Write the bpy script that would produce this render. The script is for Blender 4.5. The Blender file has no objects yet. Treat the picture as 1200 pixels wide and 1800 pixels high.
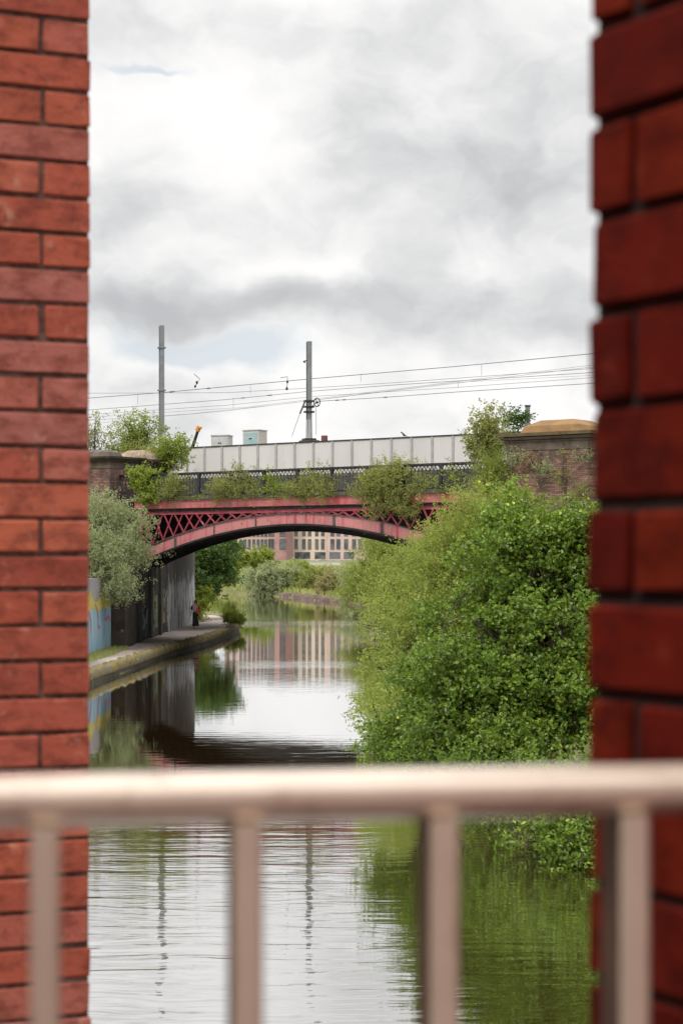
import bpy, math, random
import numpy as np
from mathutils import Vector, Matrix

C = bpy.context.scene.collection
SC = bpy.context.scene
R = math.radians
random.seed(7)

# ------------------------------------------------------------------ camera
EYE = 4.0                                    # eye height above the water
cam = bpy.data.cameras.new('camera')
cam.sensor_fit = 'HORIZONTAL'; cam.sensor_width = 24.0; cam.lens = 72.0
cam.shift_y = 0.0833
cam.clip_start = 0.05; cam.clip_end = 8000
cam.dof.use_dof = True; cam.dof.focus_distance = 80.0; cam.dof.aperture_fstop = 7.6
co = bpy.data.objects.new('camera', cam); C.objects.link(co)
co.location = (0, 0, EYE); co.rotation_euler = (R(90), 0, 0)
SC.camera = co

# ------------------------------------------------------------------ light
SUN_EL, SUN_ROT = 52.0, 212.0
sl = bpy.data.lights.new('sun', 'SUN'); sl.energy = 1.9; sl.angle = R(14); sl.color = (1.0, .95, .88)
so = bpy.data.objects.new('sun', sl); C.objects.link(so)
sd = Vector((math.sin(R(SUN_ROT))*math.cos(R(SUN_EL)), math.cos(R(SUN_ROT))*math.cos(R(SUN_EL)), math.sin(R(SUN_EL))))
so.rotation_euler = sd.to_track_quat('Z', 'Y').to_euler()
SC.view_settings.view_transform = 'Standard'; SC.view_settings.look = 'None'
SC.view_settings.exposure = 0.0; SC.view_settings.gamma = 1.0
SC.cycles.max_bounces = 6; SC.cycles.diffuse_bounces = 3; SC.cycles.glossy_bounces = 3
SC.cycles.transmission_bounces = 3; SC.cycles.transparent_max_bounces = 6
SC.cycles.use_denoising = True


class NT:
    """small helper for building node trees"""
    def __init__(s, tree):
        s.t = tree; s.n = tree.nodes; s.l = tree.links
    def new(s, kind, **kw):
        n = s.n.new(kind)
        for k, v in kw.items(): setattr(n, k, v)
        return n
    def put(s, sock, v):
        if hasattr(v, 'is_linked') or isinstance(v, bpy.types.NodeSocket): s.l.new(v, sock)
        else: sock.default_value = v
    def math(s, op, a, b=0.0, c=None, clamp=False):
        n = s.new('ShaderNodeMath', operation=op); n.use_clamp = clamp
        s.put(n.inputs[0], a); s.put(n.inputs[1], b)
        if c is not None: s.put(n.inputs[2], c)
        return n.outputs[0]
    def vmath(s, op, a, b=(0, 0, 0), out=0):
        n = s.new('ShaderNodeVectorMath', operation=op)
        s.put(n.inputs[0], a); s.put(n.inputs[1], b)
        return n.outputs[out]
    def mix(s, f, a, b, blend='MIX'):
        n = s.new('ShaderNodeMix', data_type='RGBA', blend_type=blend)
        s.put(n.inputs[0], f); s.put(n.inputs[6], a); s.put(n.inputs[7], b)
        return n.outputs[2]
    def ramp(s, f, lo, hi, a=0.0, b=1.0):
        n = s.new('ShaderNodeMapRange', interpolation_type='SMOOTHSTEP')
        s.put(n.inputs[0], f)
        for i, v in enumerate((lo, hi, a, b)): s.put(n.inputs[i+1], v)
        return n.outputs[0]
    def noise(s, vec, scale, detail=4.0, rough=.55, dist=0.0, out=0):
        n = s.new('ShaderNodeTexNoise')
        s.put(n.inputs['Vector'], vec); n.inputs['Scale'].default_value = scale
        n.inputs['Detail'].default_value = detail; n.inputs['Roughness'].default_value = rough
        n.inputs['Distortion'].default_value = dist
        return n.outputs[out]
    def scale(s, vec, sc, loc=(0, 0, 0)):
        n = s.new('ShaderNodeMapping'); s.put(n.inputs[0], vec)
        n.inputs['Scale'].default_value = sc; n.inputs['Location'].default_value = loc
        return n.outputs[0]


def c4(c): return (c[0], c[1], c[2], 1.0)


# ------------------------------------------------------------------ sky with broken cloud
def build_world():
    w = bpy.data.worlds.new('World'); SC.world = w; w.use_nodes = True
    k = NT(w.node_tree); k.n.clear()
    sky = k.new('ShaderNodeTexSky', sky_type='NISHITA', sun_disc=False)
    sky.sun_elevation = R(SUN_EL); sky.sun_rotation = R(SUN_ROT); sky.air_density = 1.0; sky.dust_density = 2.5
    d = k.new('ShaderNodeTexCoord').outputs['Generated']
    sep = k.new('ShaderNodeSeparateXYZ'); k.put(sep.inputs[0], d)
    x, y, z = sep.outputs
    az = k.math('ARCTAN2', x, y); el = k.math('ARCSINE', z)
    comb = k.new('ShaderNodeCombineXYZ'); k.put(comb.inputs[0], az); k.put(comb.inputs[1], el)
    ae = comb.outputs[0]
    # billowed noise, flattened towards the horizon
    st = k.scale(ae, (1.0, 1.45, 1.0), (3.1, 1.7, .4))
    warp = k.noise(k.scale(ae, (1, 1.3, 1)), 15.0, 4.0, .5, out=1)
    wv = k.vmath('MULTIPLY', k.vmath('SUBTRACT', warp, (.5, .5, .5)), (.060, .046, 0))
    p = k.vmath('ADD', ae, wv)
    n1 = k.noise(k.vmath('ADD', st, wv), 12.0, 6.0, .52)
    n2 = k.noise(st, 5.0, 4.0, .5)
    n3 = k.noise(k.vmath('ADD', st, k.vmath('MULTIPLY', wv, (1.6, 1.6, 0))), 30.0, 5.0, .52)
    def blob(a, e, sa, se, amt):
        q = k.vmath('MULTIPLY', k.vmath('SUBTRACT', p, (a, e, 0)), (1/sa, 1/se, 0))
        g = k.math('EXPONENT', k.math('MULTIPLY', k.vmath('DOT_PRODUCT', q, q, out=1), -1.0))
        return k.math('MULTIPLY', g, amt)
    # broad cloud bases (darker) and lit tops (lighter)
    shade = None
    for b in [(-.075, .129, .062, .013, .62), (-.01, .150, .05, .010, -.12), (.080, .133, .06, .013, .42), (.11, .120, .05, .010, .20),
              (.075, .185, .075, .026, .36), (.03, .212, .05, .022, .20), (.098, .232, .04, .016, .16), (-.075, .178, .045, .018, .24),
              (-.085, .262, .06, .012, .15), (.05, .26, .05, .012, .14), (.055, .152, .03, .012, .16), (.01, .172, .03, .02, .10),
              (-.07, .222, .055, .018, -.26), (.065, .156, .018, .013, -.22), (-.01, .152, .03, .008, -.18),
              (.02, .285, .05, .012, -.18), (-.05, .102, .05, .008, -.16), (.05, .095, .06, .012, -.14), (-.08, .085, .04, .010, .10),
              (.11, .205, .015, .03, -.10), (0.0, .08, .1, .010, -.10)]:
        g = blob(*b); shade = g if shade is None else k.math('ADD', shade, g)
    shade = k.math('ADD', shade, k.math('MULTIPLY', k.math('SUBTRACT', n1, .5), 1.2))
    shade = k.math('ADD', shade, k.math('MULTIPLY', k.math('SUBTRACT', n2, .5), .35))
    shade = k.math('ADD', shade, k.math('MULTIPLY', k.math('SUBTRACT', n3, .5), .55))
    shade = k.ramp(shade, -.28, .66)
    cloud = k.mix(shade, c4((11.3, 11.2, 11.1)), c4((5.9, 6.05, 6.25)))
    # higher up the overcast is brighter
    high = k.ramp(el, .29, .9, 1.0, 2.5)
    sc = k.new('ShaderNodeVectorMath', operation='SCALE'); k.put(sc.inputs[0], cloud); k.put(sc.inputs['Scale'], high)
    cloud = sc.outputs[0]
    # gaps of open sky
    gap = None
    for b in [(-.062, .108, .042, .009, 1.15), (-.10, .243, .028, .0035, .9), (-.03, .10, .03, .006, .55), (-.112, .112, .02, .010, .4), (.09, .104, .03, .006, .35)]:
        g = blob(*b); gap = g if gap is None else k.math('ADD', gap, g)
    gap = k.ramp(k.math('ADD', gap, k.math('MULTIPLY', k.math('SUBTRACT', n1, .5), 1.6)), .35, .95, 0.0, .85)
    blue = k.mix(.74, sky.outputs[0], c4((9.3, 10.0, 10.6)))
    col = k.mix(gap, cloud, blue)
    bg = k.new('ShaderNodeBackground'); k.put(bg.inputs[0], col); bg.inputs[1].default_value = .09
    out = k.new('ShaderNodeOutputWorld'); k.l.new(bg.outputs[0], out.inputs[0])
build_world()


# ------------------------------------------------------------------ materials
def new_mat(name):
    m = bpy.data.materials.new(name); m.use_nodes = True
    k = NT(m.node_tree); b = k.n['Principled BSDF']
    return m, k, b


def coords(k, kind='Object'):
    return k.new('ShaderNodeTexCoord').outputs[kind]


def wpos(k):
    return k.new('ShaderNodeNewGeometry').outputs['Position']


def bump(k, b, h, dist, strength=1.0):
    n = k.new('ShaderNodeBump'); n.inputs['Distance'].default_value = dist; n.inputs['Strength'].default_value = strength
    k.put(n.inputs['Height'], h); k.l.new(n.outputs[0], b.inputs['Normal'])
    return n


def mottled(name, a, c, scale=2.0, rough=.7, third=None, stretch=(1, 1, 1), bumpd=0.0, metallic=0.0, spec=.4, tint=None, lo=.35, hi=.65, t3=(.56, .7), t3scale=1.0):
    """plain weathered surface: two colours mixed by noise, a third in patches, optional per-face tint attribute"""
    m, k, b = new_mat(name)
    v = k.scale(wpos(k), stretch)
    n = k.noise(v, scale, 6.0, .6)
    col = k.mix(k.ramp(n, lo, hi), c4(a), c4(c))
    if third is not None:
        n3 = k.noise(k.scale(v, (1, 1, 1), (7.3, 2.1, 4.4)), scale*t3scale, 5.0, .65)
        col = k.mix(k.ramp(n3, t3[0], t3[1]), col, c4(third))
    if tint is not None:
        at = k.new('ShaderNodeAttribute'); at.attribute_name = 'tint'
        f = k.math('ADD', k.math('MULTIPLY', at.outputs['Fac'], tint), 1.0 - tint*.5)
        sc = k.new('ShaderNodeVectorMath', operation='SCALE'); k.put(sc.inputs[0], col); k.put(sc.inputs['Scale'], f)
        col = sc.outputs[0]
    k.put(b.inputs['Base Color'], col)
    b.inputs['Roughness'].default_value = rough; b.inputs['Metallic'].default_value = metallic
    b.inputs['Specular IOR Level'].default_value = spec
    if bumpd: bump(k, b, k.noise(v, scale*3.1, 8.0, .65), bumpd)
    return m


def leaf_mat(name, a, c, d=None, transl=.35, rough=.5):
    """leaf: colour varies leaf by leaf between a, c (and a few d)"""
    m, k, b = new_mat(name)
    at = k.new('ShaderNodeAttribute'); at.attribute_name = 'tint'
    f = at.outputs['Fac']
    col = k.mix(k.math('MULTIPLY', f, 1.15, clamp=True), c4(a), c4(c))
    if d is not None: col = k.mix(k.ramp(f, .86, .95), col, c4(d))
    k.put(b.inputs['Base Color'], col)
    b.inputs['Roughness'].default_value = rough; b.inputs['Specular IOR Level'].default_value = .45
    tr = k.new('ShaderNodeBsdfTranslucent')
    k.put(tr.inputs[0], k.mix(.5, col, c4((min(1, c[0]*1.6), min(1, c[1]*1.5), c[2]*.7))))
    ms = k.new('ShaderNodeMixShader'); ms.inputs[0].default_value = transl
    k.l.new(b.outputs[0], ms.inputs[1]); k.l.new(tr.outputs[0], ms.inputs[2])
    k.l.new(ms.outputs[0], k.n['Material Output'].inputs[0])
    return m


def brick_face_mat(name, palette, rough=.85, bumpd=.0025, fine=38.0, pale=(.55, .30, .22)):
    """single modelled bricks: each brick takes its own tone from its tint attribute, with burnt and pale patches"""
    m, k, b = new_mat(name)
    at = k.new('ShaderNodeAttribute'); at.attribute_name = 'tint'
    v = wpos(k)
    off = k.new('ShaderNodeCombineXYZ'); k.put(off.inputs[0], k.math('MULTIPLY', at.outputs['Fac'], 37.0)); k.put(off.inputs[1], k.math('MULTIPLY', at.outputs['Fac'], 91.0))
    vv = k.vmath('ADD', v, off.outputs[0])
    cr = k.new('ShaderNodeValToRGB'); k.put(cr.inputs[0], at.outputs['Fac'])
    els = cr.color_ramp.elements
    while len(els) > 1: els.remove(els[-1])
    els[0].position = 0.0; els[0].color = c4(palette[0])
    for i, p in enumerate(palette[1:]):
        e = els.new((i+1)/(len(palette)-1)); e.color = c4(p)
    col = cr.outputs[0]
    drag = k.noise(k.scale(vv, (1.0, 1.0, 1.7)), 15.0, 7.0, .68)
    col = k.mix(k.ramp(drag, .42, .66, 0, .75), col, c4(tuple(x*.55 for x in palette[0])))
    pl = k.noise(vv, 21.0, 5.0, .7)
    col = k.mix(k.ramp(pl, .56, .76, 0, .55), col, c4(pale))
    pit = k.noise(vv, 85.0, 3.0, .6)
    col = k.mix(k.ramp(pit, .63, .74, 0, .7), col, c4((.06, .018, .012)))
    k.put(b.inputs['Base Color'], col); b.inputs['Roughness'].default_value = rough; b.inputs['Specular IOR Level'].default_value = .25
    h = k.math('ADD', k.math('MULTIPLY', drag, 1.2), k.math('MULTIPLY', k.noise(vv, fine*3, 6.0, .7), .7))
    bump(k, b, h, bumpd)
    return m


def brickwork_mat(name, a, c, mortar, stain, moss=None):
    """old brick wall far off: brick pattern on the wall's own run and height, with soot and salt stains"""
    m, k, b = new_mat(name)
    pos = k.new('ShaderNodeSeparateXYZ'); k.put(pos.inputs[0], wpos(k))
    run = k.math('SUBTRACT', k.math('MULTIPLY', pos.outputs[0], .796), k.math('MULTIPLY', pos.outputs[1], .605))
    uv = k.new('ShaderNodeCombineXYZ'); k.put(uv.inputs[0], run); k.put(uv.inputs[1], pos.outputs[2])
    br = k.new('ShaderNodeTexBrick'); k.put(br.inputs['Vector'], uv.outputs[0])
    br.inputs['Scale'].default_value = 1.0; br.inputs['Brick Width'].default_value = .225; br.inputs['Row Height'].default_value = .075
    br.inputs['Mortar Size'].default_value = .008; br.inputs['Color1'].default_value = c4(a); br.inputs['Color2'].default_value = c4(c); br.inputs['Mortar'].default_value = c4(mortar)
    br.inputs['Bias'].default_value = 0.0
    n = k.noise(wpos(k), 1.1, 6.0, .65)
    col = k.mix(k.ramp(n, .42, .62, 0, .85), br.outputs[0], c4(stain))
    n2 = k.noise(k.scale(wpos(k), (1, 1, .6), (4, 9, 2)), 2.3, 5.0, .7)
    col = k.mix(k.ramp(n2, .57, .72, 0, .6), col, c4((.42, .33, .30)))
    if moss: col = k.mix(k.ramp(k.noise(wpos(k), .8, 6.0, .7), .55, .7, 0, .7), col, c4(moss))
    k.put(b.inputs['Base Color'], col); b.inputs['Roughness'].default_value = .9
    bump(k, b, k.math('ADD', br.outputs[1], k.noise(wpos(k), 9.0, 5.0)), .012, -1.0)
    return m


def painted_iron(name, pale, deep, rust, streak=(3.2, 3.2, .22)):
    """faded paint: chalky bloom, deeper runs down the plate, rust spots and grime specks"""
    m, k, b = new_mat(name); p = wpos(k)
    a = k.noise(k.scale(p, streak), 1.0, 6.0, .65); c = k.noise(k.scale(p, (1, 1, .7), (3, 5, 9)), .9, 5.0, .6)
    col = k.mix(k.ramp(a, .50, .66, 0, .9), c4(pale), c4(deep))
    col = k.mix(k.ramp(c, .55, .68, 0, .75), col, c4(deep))
    col = k.mix(k.ramp(k.noise(k.scale(p, (1, 1, .5), (1, 8, 2)), 5.5, 6.0, .7), .58, .68, 0, .85), col, c4(rust))
    col = k.mix(k.ramp(k.noise(p, 1.7, 6.0, .7), .57, .70, 0, .55), col, c4((pale[0]*.95, pale[1]*1.5, pale[2]*1.4)))
    k.put(b.inputs['Base Color'], col); b.inputs['Roughness'].default_value = .5
    bump(k, b, k.noise(p, 7.0, 6.0, .6), .004)
    return m


def ragged_whitewash(name):
    """old whitewash ending in a ragged line, bare sooty brick above and in flaked patches"""
    m, k, b = new_mat(name); p = wpos(k)
    z = k.new('ShaderNodeSeparateXYZ'); k.put(z.inputs[0], p)
    n = k.noise(k.scale(p, (1, .7, .5)), .9, 7.0, .68)
    edge = k.math('ADD', z.outputs[2], k.math('MULTIPLY', k.math('SUBTRACT', n, .5), 5.0))
    wall = k.mix(k.ramp(k.noise(p, 1.2, 6.0, .6), .35, .65), c4((.05, .042, .036)), c4((.10, .085, .07)))
    white = k.mix(k.ramp(k.noise(k.scale(p, (1, .9, .4)), 1.2, 6.0, .65), .38, .62), c4((.50, .51, .53)), c4((.24, .24, .245)))
    white = k.mix(k.ramp(k.noise(k.scale(p, (1, .8, .6), (5, 1, 2)), 1.2, 7.0, .72), .51, .60), white, c4((.10, .09, .085)))
    k.put(b.inputs['Base Color'], k.mix(k.ramp(edge, 2.9, 3.7), white, wall)); b.inputs['Roughness'].default_value = .9
    bump(k, b, n, .02)
    return m


M = {}
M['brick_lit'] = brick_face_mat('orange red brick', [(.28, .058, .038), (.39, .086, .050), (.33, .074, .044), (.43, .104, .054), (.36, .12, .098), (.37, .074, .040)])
M['brick_deep'] = brick_face_mat('deep red brick', [(.085, .005, .002), (.13, .009, .003), (.10, .006, .0025), (.16, .015, .0035)], bumpd=.0018, pale=(.22, .04, .02))  # palette darkened so the right pier's shade sits in its colour
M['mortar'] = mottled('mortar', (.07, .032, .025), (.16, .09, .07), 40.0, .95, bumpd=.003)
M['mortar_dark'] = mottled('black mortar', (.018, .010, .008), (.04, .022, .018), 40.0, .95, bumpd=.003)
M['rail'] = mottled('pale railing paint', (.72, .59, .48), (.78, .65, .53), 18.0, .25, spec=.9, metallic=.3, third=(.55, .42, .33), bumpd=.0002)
M['rail_web'] = mottled('dark brown bar side', (.055, .026, .016), (.085, .045, .03), 22.0, .5)  # dark tone stands in for shade on the sides of the bars
M['pink'] = painted_iron('faded red bridge paint', (.50, .20, .20), (.40, .05, .085), (.20, .10, .075))
M['pink_beam'] = painted_iron('faded red edge beam paint', (.46, .145, .145), (.36, .05, .07), (.22, .13, .10), (1.6, 1.6, .5))
M['crimson'] = mottled('crimson lattice paint', (.40, .075, .10), (.32, .045, .07), 3.0, .45, third=(.50, .22, .22), bumpd=.002)
M['soot'] = mottled('sooty black iron', (.012, .010, .010), (.03, .026, .024), 2.0, .8, third=(.055, .03, .02))
M['grey_flange'] = mottled('grimy grey flange', (.055, .05, .05), (.11, .10, .095), 3.0, .7, third=(.06, .07, .03))
M['mossy_ledge'] = mottled('mossy stone ledge', (.10, .085, .06), (.06, .06, .03), 3.0, .9, third=(.17, .14, .11))
M['iron'] = mottled('black painted iron', (.012, .013, .016), (.03, .032, .038), 4.0, .45, third=(.06, .05, .045), t3=(.62, .75))
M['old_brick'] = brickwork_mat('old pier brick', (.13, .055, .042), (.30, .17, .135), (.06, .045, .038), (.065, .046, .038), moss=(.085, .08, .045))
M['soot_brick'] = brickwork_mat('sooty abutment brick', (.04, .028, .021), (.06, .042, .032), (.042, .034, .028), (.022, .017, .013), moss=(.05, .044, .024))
M['stone'] = mottled('weathered sandstone', (.34, .27, .20), (.24, .19, .14), 1.6, .9, third=(.10, .085, .065), bumpd=.01, t3scale=1.6)
M['dark_stone'] = mottled('soot stained sandstone', (.13, .10, .08), (.075, .058, .045), 1.8, .9, third=(.035, .03, .025), bumpd=.01)
M['ochre_stone'] = mottled('ochre lichen stone', (.26, .15, .06), (.20, .11, .045), 1.3, .9, third=(.14, .095, .06), bumpd=.008)
M['ochre_edge'] = mottled('ochre stained drip course', (.19, .13, .06), (.12, .09, .055), 2.0, .9, third=(.05, .042, .03), bumpd=.01)
M['panel'] = mottled('off white fence panel', (.61, .59, .57), (.55, .53, .51), .5, .6, third=(.47, .44, .41), stretch=(1, 1, .28), t3=(.6, .78), t3scale=2.5)
M['panel_post'] = mottled('grey fence post', (.34, .33, .32), (.40, .39, .38), 3.0, .6)
M['concrete'] = mottled('stained concrete', (.10, .09, .08), (.055, .05, .045), 1.0, .9, third=(.03, .028, .025), stretch=(1, 1, .4))
M['mast'] = mottled('galvanised mast steel', (.20, .215, .225), (.26, .275, .285), 2.0, .5, metallic=.35)
M['mast_low'] = mottled('pale galvanised steel', (.36, .37, .37), (.42, .43, .43), 2.0, .5, metallic=.3)
M['wire'] = mottled('grey overhead wire', (.15, .15, .155), (.19, .19, .195), 2.0, .6)
M['dark_fitting'] = mottled('dark insulator', (.02, .02, .022), (.04, .035, .035), 9.0, .4)
M['maroon'] = mottled('maroon box paint', (.13, .05, .045), (.17, .07, .06), 5.0, .6)
M['grey_box'] = mottled('pale grey cabinet paint', (.42, .42, .41), (.50, .50, .49), 3.0, .6)
M['cream_box'] = mottled('cream cabinet paint', (.56, .53, .47), (.50, .48, .43), 3.0, .6)
M['teal_box'] = mottled('teal sprayed panel', (.46, .48, .46), (.26, .40, .42), 1.6, .6)
M['orange'] = mottled('orange cap', (.60, .27, .07), (.55, .22, .05), 5.0, .6)
M['path'] = mottled('worn towpath paving', (.42, .35, .31), (.30, .25, .22), .55, .9, third=(.19, .155, .13), stretch=(1.4, .35, 1), bumpd=.006, t3=(.54, .72))
M['kerb'] = mottled('mossy kerb stone', (.24, .185, .035), (.11, .09, .028), 2.6, .95, third=(.16, .135, .105), bumpd=.05, t3=(.46, .58), t3scale=.8)
M['kerb_side'] = mottled('wet dark kerb face', (.025, .02, .012), (.045, .036, .018), 1.8, .8, third=(.10, .085, .025), bumpd=.02, t3=(.6, .7))
M['earth'] = mottled('grassy bank earth', (.15, .15, .05), (.10, .11, .035), .5, .95, third=(.19, .15, .085), bumpd=.05)
M['blue_paint'] = mottled('blue wall paint', (.15, .33, .45), (.23, .42, .52), 1.3, .8, third=(.34, .40, .42), stretch=(1, 1, .3), bumpd=.006, t3=(.48, .58), t3scale=1.8)
M['yellow_paint'] = mottled('yellow spray paint', (.52, .44, .08), (.42, .36, .10), 4.0, .8)
M['magenta_paint'] = mottled('pink spray paint', (.46, .10, .25), (.52, .16, .30), 4.0, .7)
M['teal_paint'] = mottled('teal spray paint', (.06, .24, .28), (.10, .28, .28), 3.0, .8, third=(.06, .05, .04), t3=(.5, .6))
M['green_paint'] = mottled('green spray paint', (.13, .25, .11), (.20, .30, .14), 4.0, .8, third=(.06, .05, .04), t3=(.5, .6))
M['ochre_paint'] = mottled('ochre spray paint', (.36, .28, .09), (.27, .21, .08), 4.0, .8, third=(.06, .05, .04), t3=(.5, .6))
M['white_wall'] = ragged_whitewash('flaking whitewash')
M['pale_render'] = mottled('pale tagged render', (.32, .29, .29), (.25, .23, .235), 2.0, .85, third=(.30, .20, .26))
M['bark'] = mottled('dark bark', (.045, .035, .025), (.085, .068, .05), 9.0, .95, bumpd=.01)
M['dry_stem'] = mottled('dry stems', (.22, .15, .09), (.30, .21, .13), 9.0, .95)
M['leaf_alder'] = leaf_mat('alder leaf', (.035, .085, .010), (.19, .29, .03), (.46, .52, .08), .28, .36)
M['leaf_willow'] = leaf_mat('willow leaf', (.13, .19, .03), (.30, .35, .07), (.44, .46, .13), .3)
M['leaf_bright'] = leaf_mat('bright leaf', (.11, .18, .02), (.30, .36, .05), (.46, .48, .10), .28)
M['leaf_olive'] = leaf_mat('olive leaf', (.14, .18, .05), (.31, .33, .10), (.48, .44, .20), .38)
M['leaf_silver'] = leaf_mat('silvery leaf', (.13, .18, .08), (.40, .44, .25), (.60, .62, .44), .3)
M['leaf_dark'] = leaf_mat('dark leaf', (.022, .055, .010), (.08, .15, .02), (.20, .28, .035), .3)
M['leaf_brown'] = leaf_mat('brownish leaf', (.20, .18, .09), (.36, .33, .16), (.28, .32, .11), .35)
M['leaf_dry'] = leaf_mat('dry leaf', (.30, .21, .13), (.40, .30, .19), (.28, .28, .10), .3)
M['grass'] = leaf_mat('bank grass', (.24, .29, .08), (.42, .45, .16), (.48, .44, .26), .35)
M['red_bank'] = mottled('reddish bank stone', (.13, .075, .055), (.075, .05, .035), .6, .9, third=(.15, .15, .06), bumpd=.05, stretch=(1, 1, 2.5))
M['pinkish_wall'] = mottled('pale pink render', (.64, .48, .44), (.58, .43, .40), .3, .8)
M['brown_wall'] = mottled('brown red cladding', (.46, .28, .26), (.40, .22, .205), .25, .8, third=(.50, .34, .31), stretch=(1, 1, 2))
M['brown_side'] = mottled('dark brown red brick', (.20, .12, .115), (.24, .145, .135), .3, .8)
M['cream_wall'] = mottled('cream brick', (.74, .62, .50), (.68, .56, .45), .3, .8)
M['rose_wall'] = mottled('rose brick', (.64, .47, .44), (.57, .41, .385), .3, .8, third=(.68, .57, .48))
M['window_frame'] = mottled('grey window frame', (.16, .17, .18), (.20, .21, .22), 1.0, .5)
M['skin'] = mottled('skin', (.50, .30, .22), (.46, .27, .20), 20.0, .5)
M['hair'] = mottled('dark brown hair', (.07, .028, .018), (.10, .04, .025), 30.0, .5)
M['black_cloth'] = mottled('black green cloth', (.012, .018, .016), (.02, .03, .026), 20.0, .85)
M['blouse'] = mottled('pale patterned cloth', (.62, .52, .48), (.48, .26, .24), 11.0, .85, lo=.48, hi=.56)
M['red_bag'] = mottled('red bag', (.48, .09, .07), (.38, .06, .05), 9.0, .6)
M['pink_shoe'] = mottled('pink shoe', (.60, .28, .26), (.55, .25, .24), 9.0, .6)
M['feather'] = mottled('black feathers', (.012, .012, .014), (.03, .03, .035), 30.0, .5)


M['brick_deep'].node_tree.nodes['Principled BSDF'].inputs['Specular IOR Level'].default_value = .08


def glass_mat():
    m, k, b = new_mat('dark window glass')
    n = k.noise(wpos(k), .35, 3.0)
    k.put(b.inputs['Base Color'], k.mix(k.ramp(n, .4, .6), c4((.05, .06, .065)), c4((.16, .18, .18))))
    b.inputs['Roughness'].default_value = .1; b.inputs['Specular IOR Level'].default_value = .6
    return m
M['glass'] = glass_mat()


def water_mat():
    m, k, b = new_mat('canal water')
    p = wpos(k)
    sep = k.new('ShaderNodeSeparateXYZ'); k.put(sep.inputs[0], p)
    y = sep.outputs[1]
    patch = k.noise(k.scale(p, (.05, .022, 1)), 1.0, 3.0, .5)
    # long crested wavelets running across the canal, plus small chop
    wob = k.vmath('MULTIPLY', k.vmath('SUBTRACT', k.noise(k.scale(p, (.45, .35, 1)), 1.0, 3.0, out=1), (.5, .5, .5)), (0, .9, 0))
    pw = k.vmath('ADD', p, wob)
    a = k.noise(k.scale(pw, (.30, 2.3, 1)), 1.0, 2.0, .45)
    c = k.noise(k.scale(pw, (.9, 5.6, 1), (3, 7, 0)), 1.0, 2.0, .5)
    d = k.noise(k.scale(p, (2.2, 3.4, 1), (5, 1, 0)), 1.0, 2.0, .5)
    near = k.math('ADD', k.ramp(y, 26.0, 46.0, 1.0, .13), k.ramp(y, 17.0, 30.0, .35, 0.0))
    # wind ruffles: two narrow bands farther up the canal
    band = k.math('ADD', k.ramp(k.math('ABSOLUTE', k.math('SUBTRACT', y, 150.0)), 2.0, 13.0, 1.0, 0.0), k.ramp(k.math('ABSOLUTE', k.math('SUBTRACT', y, 86.0)), 1.0, 5.0, .55, 0.0))
    chop = k.math('ADD', k.math('MULTIPLY', near, k.ramp(patch, .3, .65, .55, 1.15)), k.math('MULTIPLY', band, 1.0))
    h = k.math('ADD', k.math('MULTIPLY', a, 1.0), k.math('ADD', k.math('MULTIPLY', c, .5), k.math('MULTIPLY', d, .16)))
    h = k.math('MULTIPLY', h, chop)
    k.put(b.inputs['Base Color'], c4((.038, .021, .006)))
    b.inputs['Roughness'].default_value = .3; b.inputs['Specular IOR Level'].default_value = 0.0
    bn = bump(k, b, h, .0105)
    fr = k.new('ShaderNodeFresnel'); fr.inputs['IOR'].default_value = 1.45; k.l.new(bn.outputs[0], fr.inputs['Normal'])
    gl = k.new('ShaderNodeBsdfGlossy'); gl.inputs['Roughness'].default_value = .012; gl.inputs['Color'].default_value = (1, 1, 1, 1); k.l.new(bn.outputs[0], gl.inputs['Normal'])
    ms = k.new('ShaderNodeMixShader'); k.put(ms.inputs[0], k.math('POWER', fr.outputs[0], 0.25)); k.l.new(b.outputs[0], ms.inputs[1]); k.l.new(gl.outputs[0], ms.inputs[2])
    k.l.new(ms.outputs[0], k.n['Material Output'].inputs[0])
    return m
M['water'] = water_mat()

# ------------------------------------------------------------------ geometry helpers
BASE = {}


def wbase(p):
    return BASE.get(p.name, np.zeros(3)) if p is not None else np.zeros(3)


def thing(name, loc, label, cat, group=None):
    o = bpy.data.objects.new(name, None); C.objects.link(o)
    o.location = tuple(float(v) for v in loc); o.empty_display_size = .3
    BASE[o.name] = np.array(loc, float)
    return tag(o, label, cat, group)


def tag(o, label=None, cat=None, group=None, kind=None):
    for a, v in (('label', label), ('category', cat), ('group', group), ('kind', kind)):
        if v: o[a] = v
    return o


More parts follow.
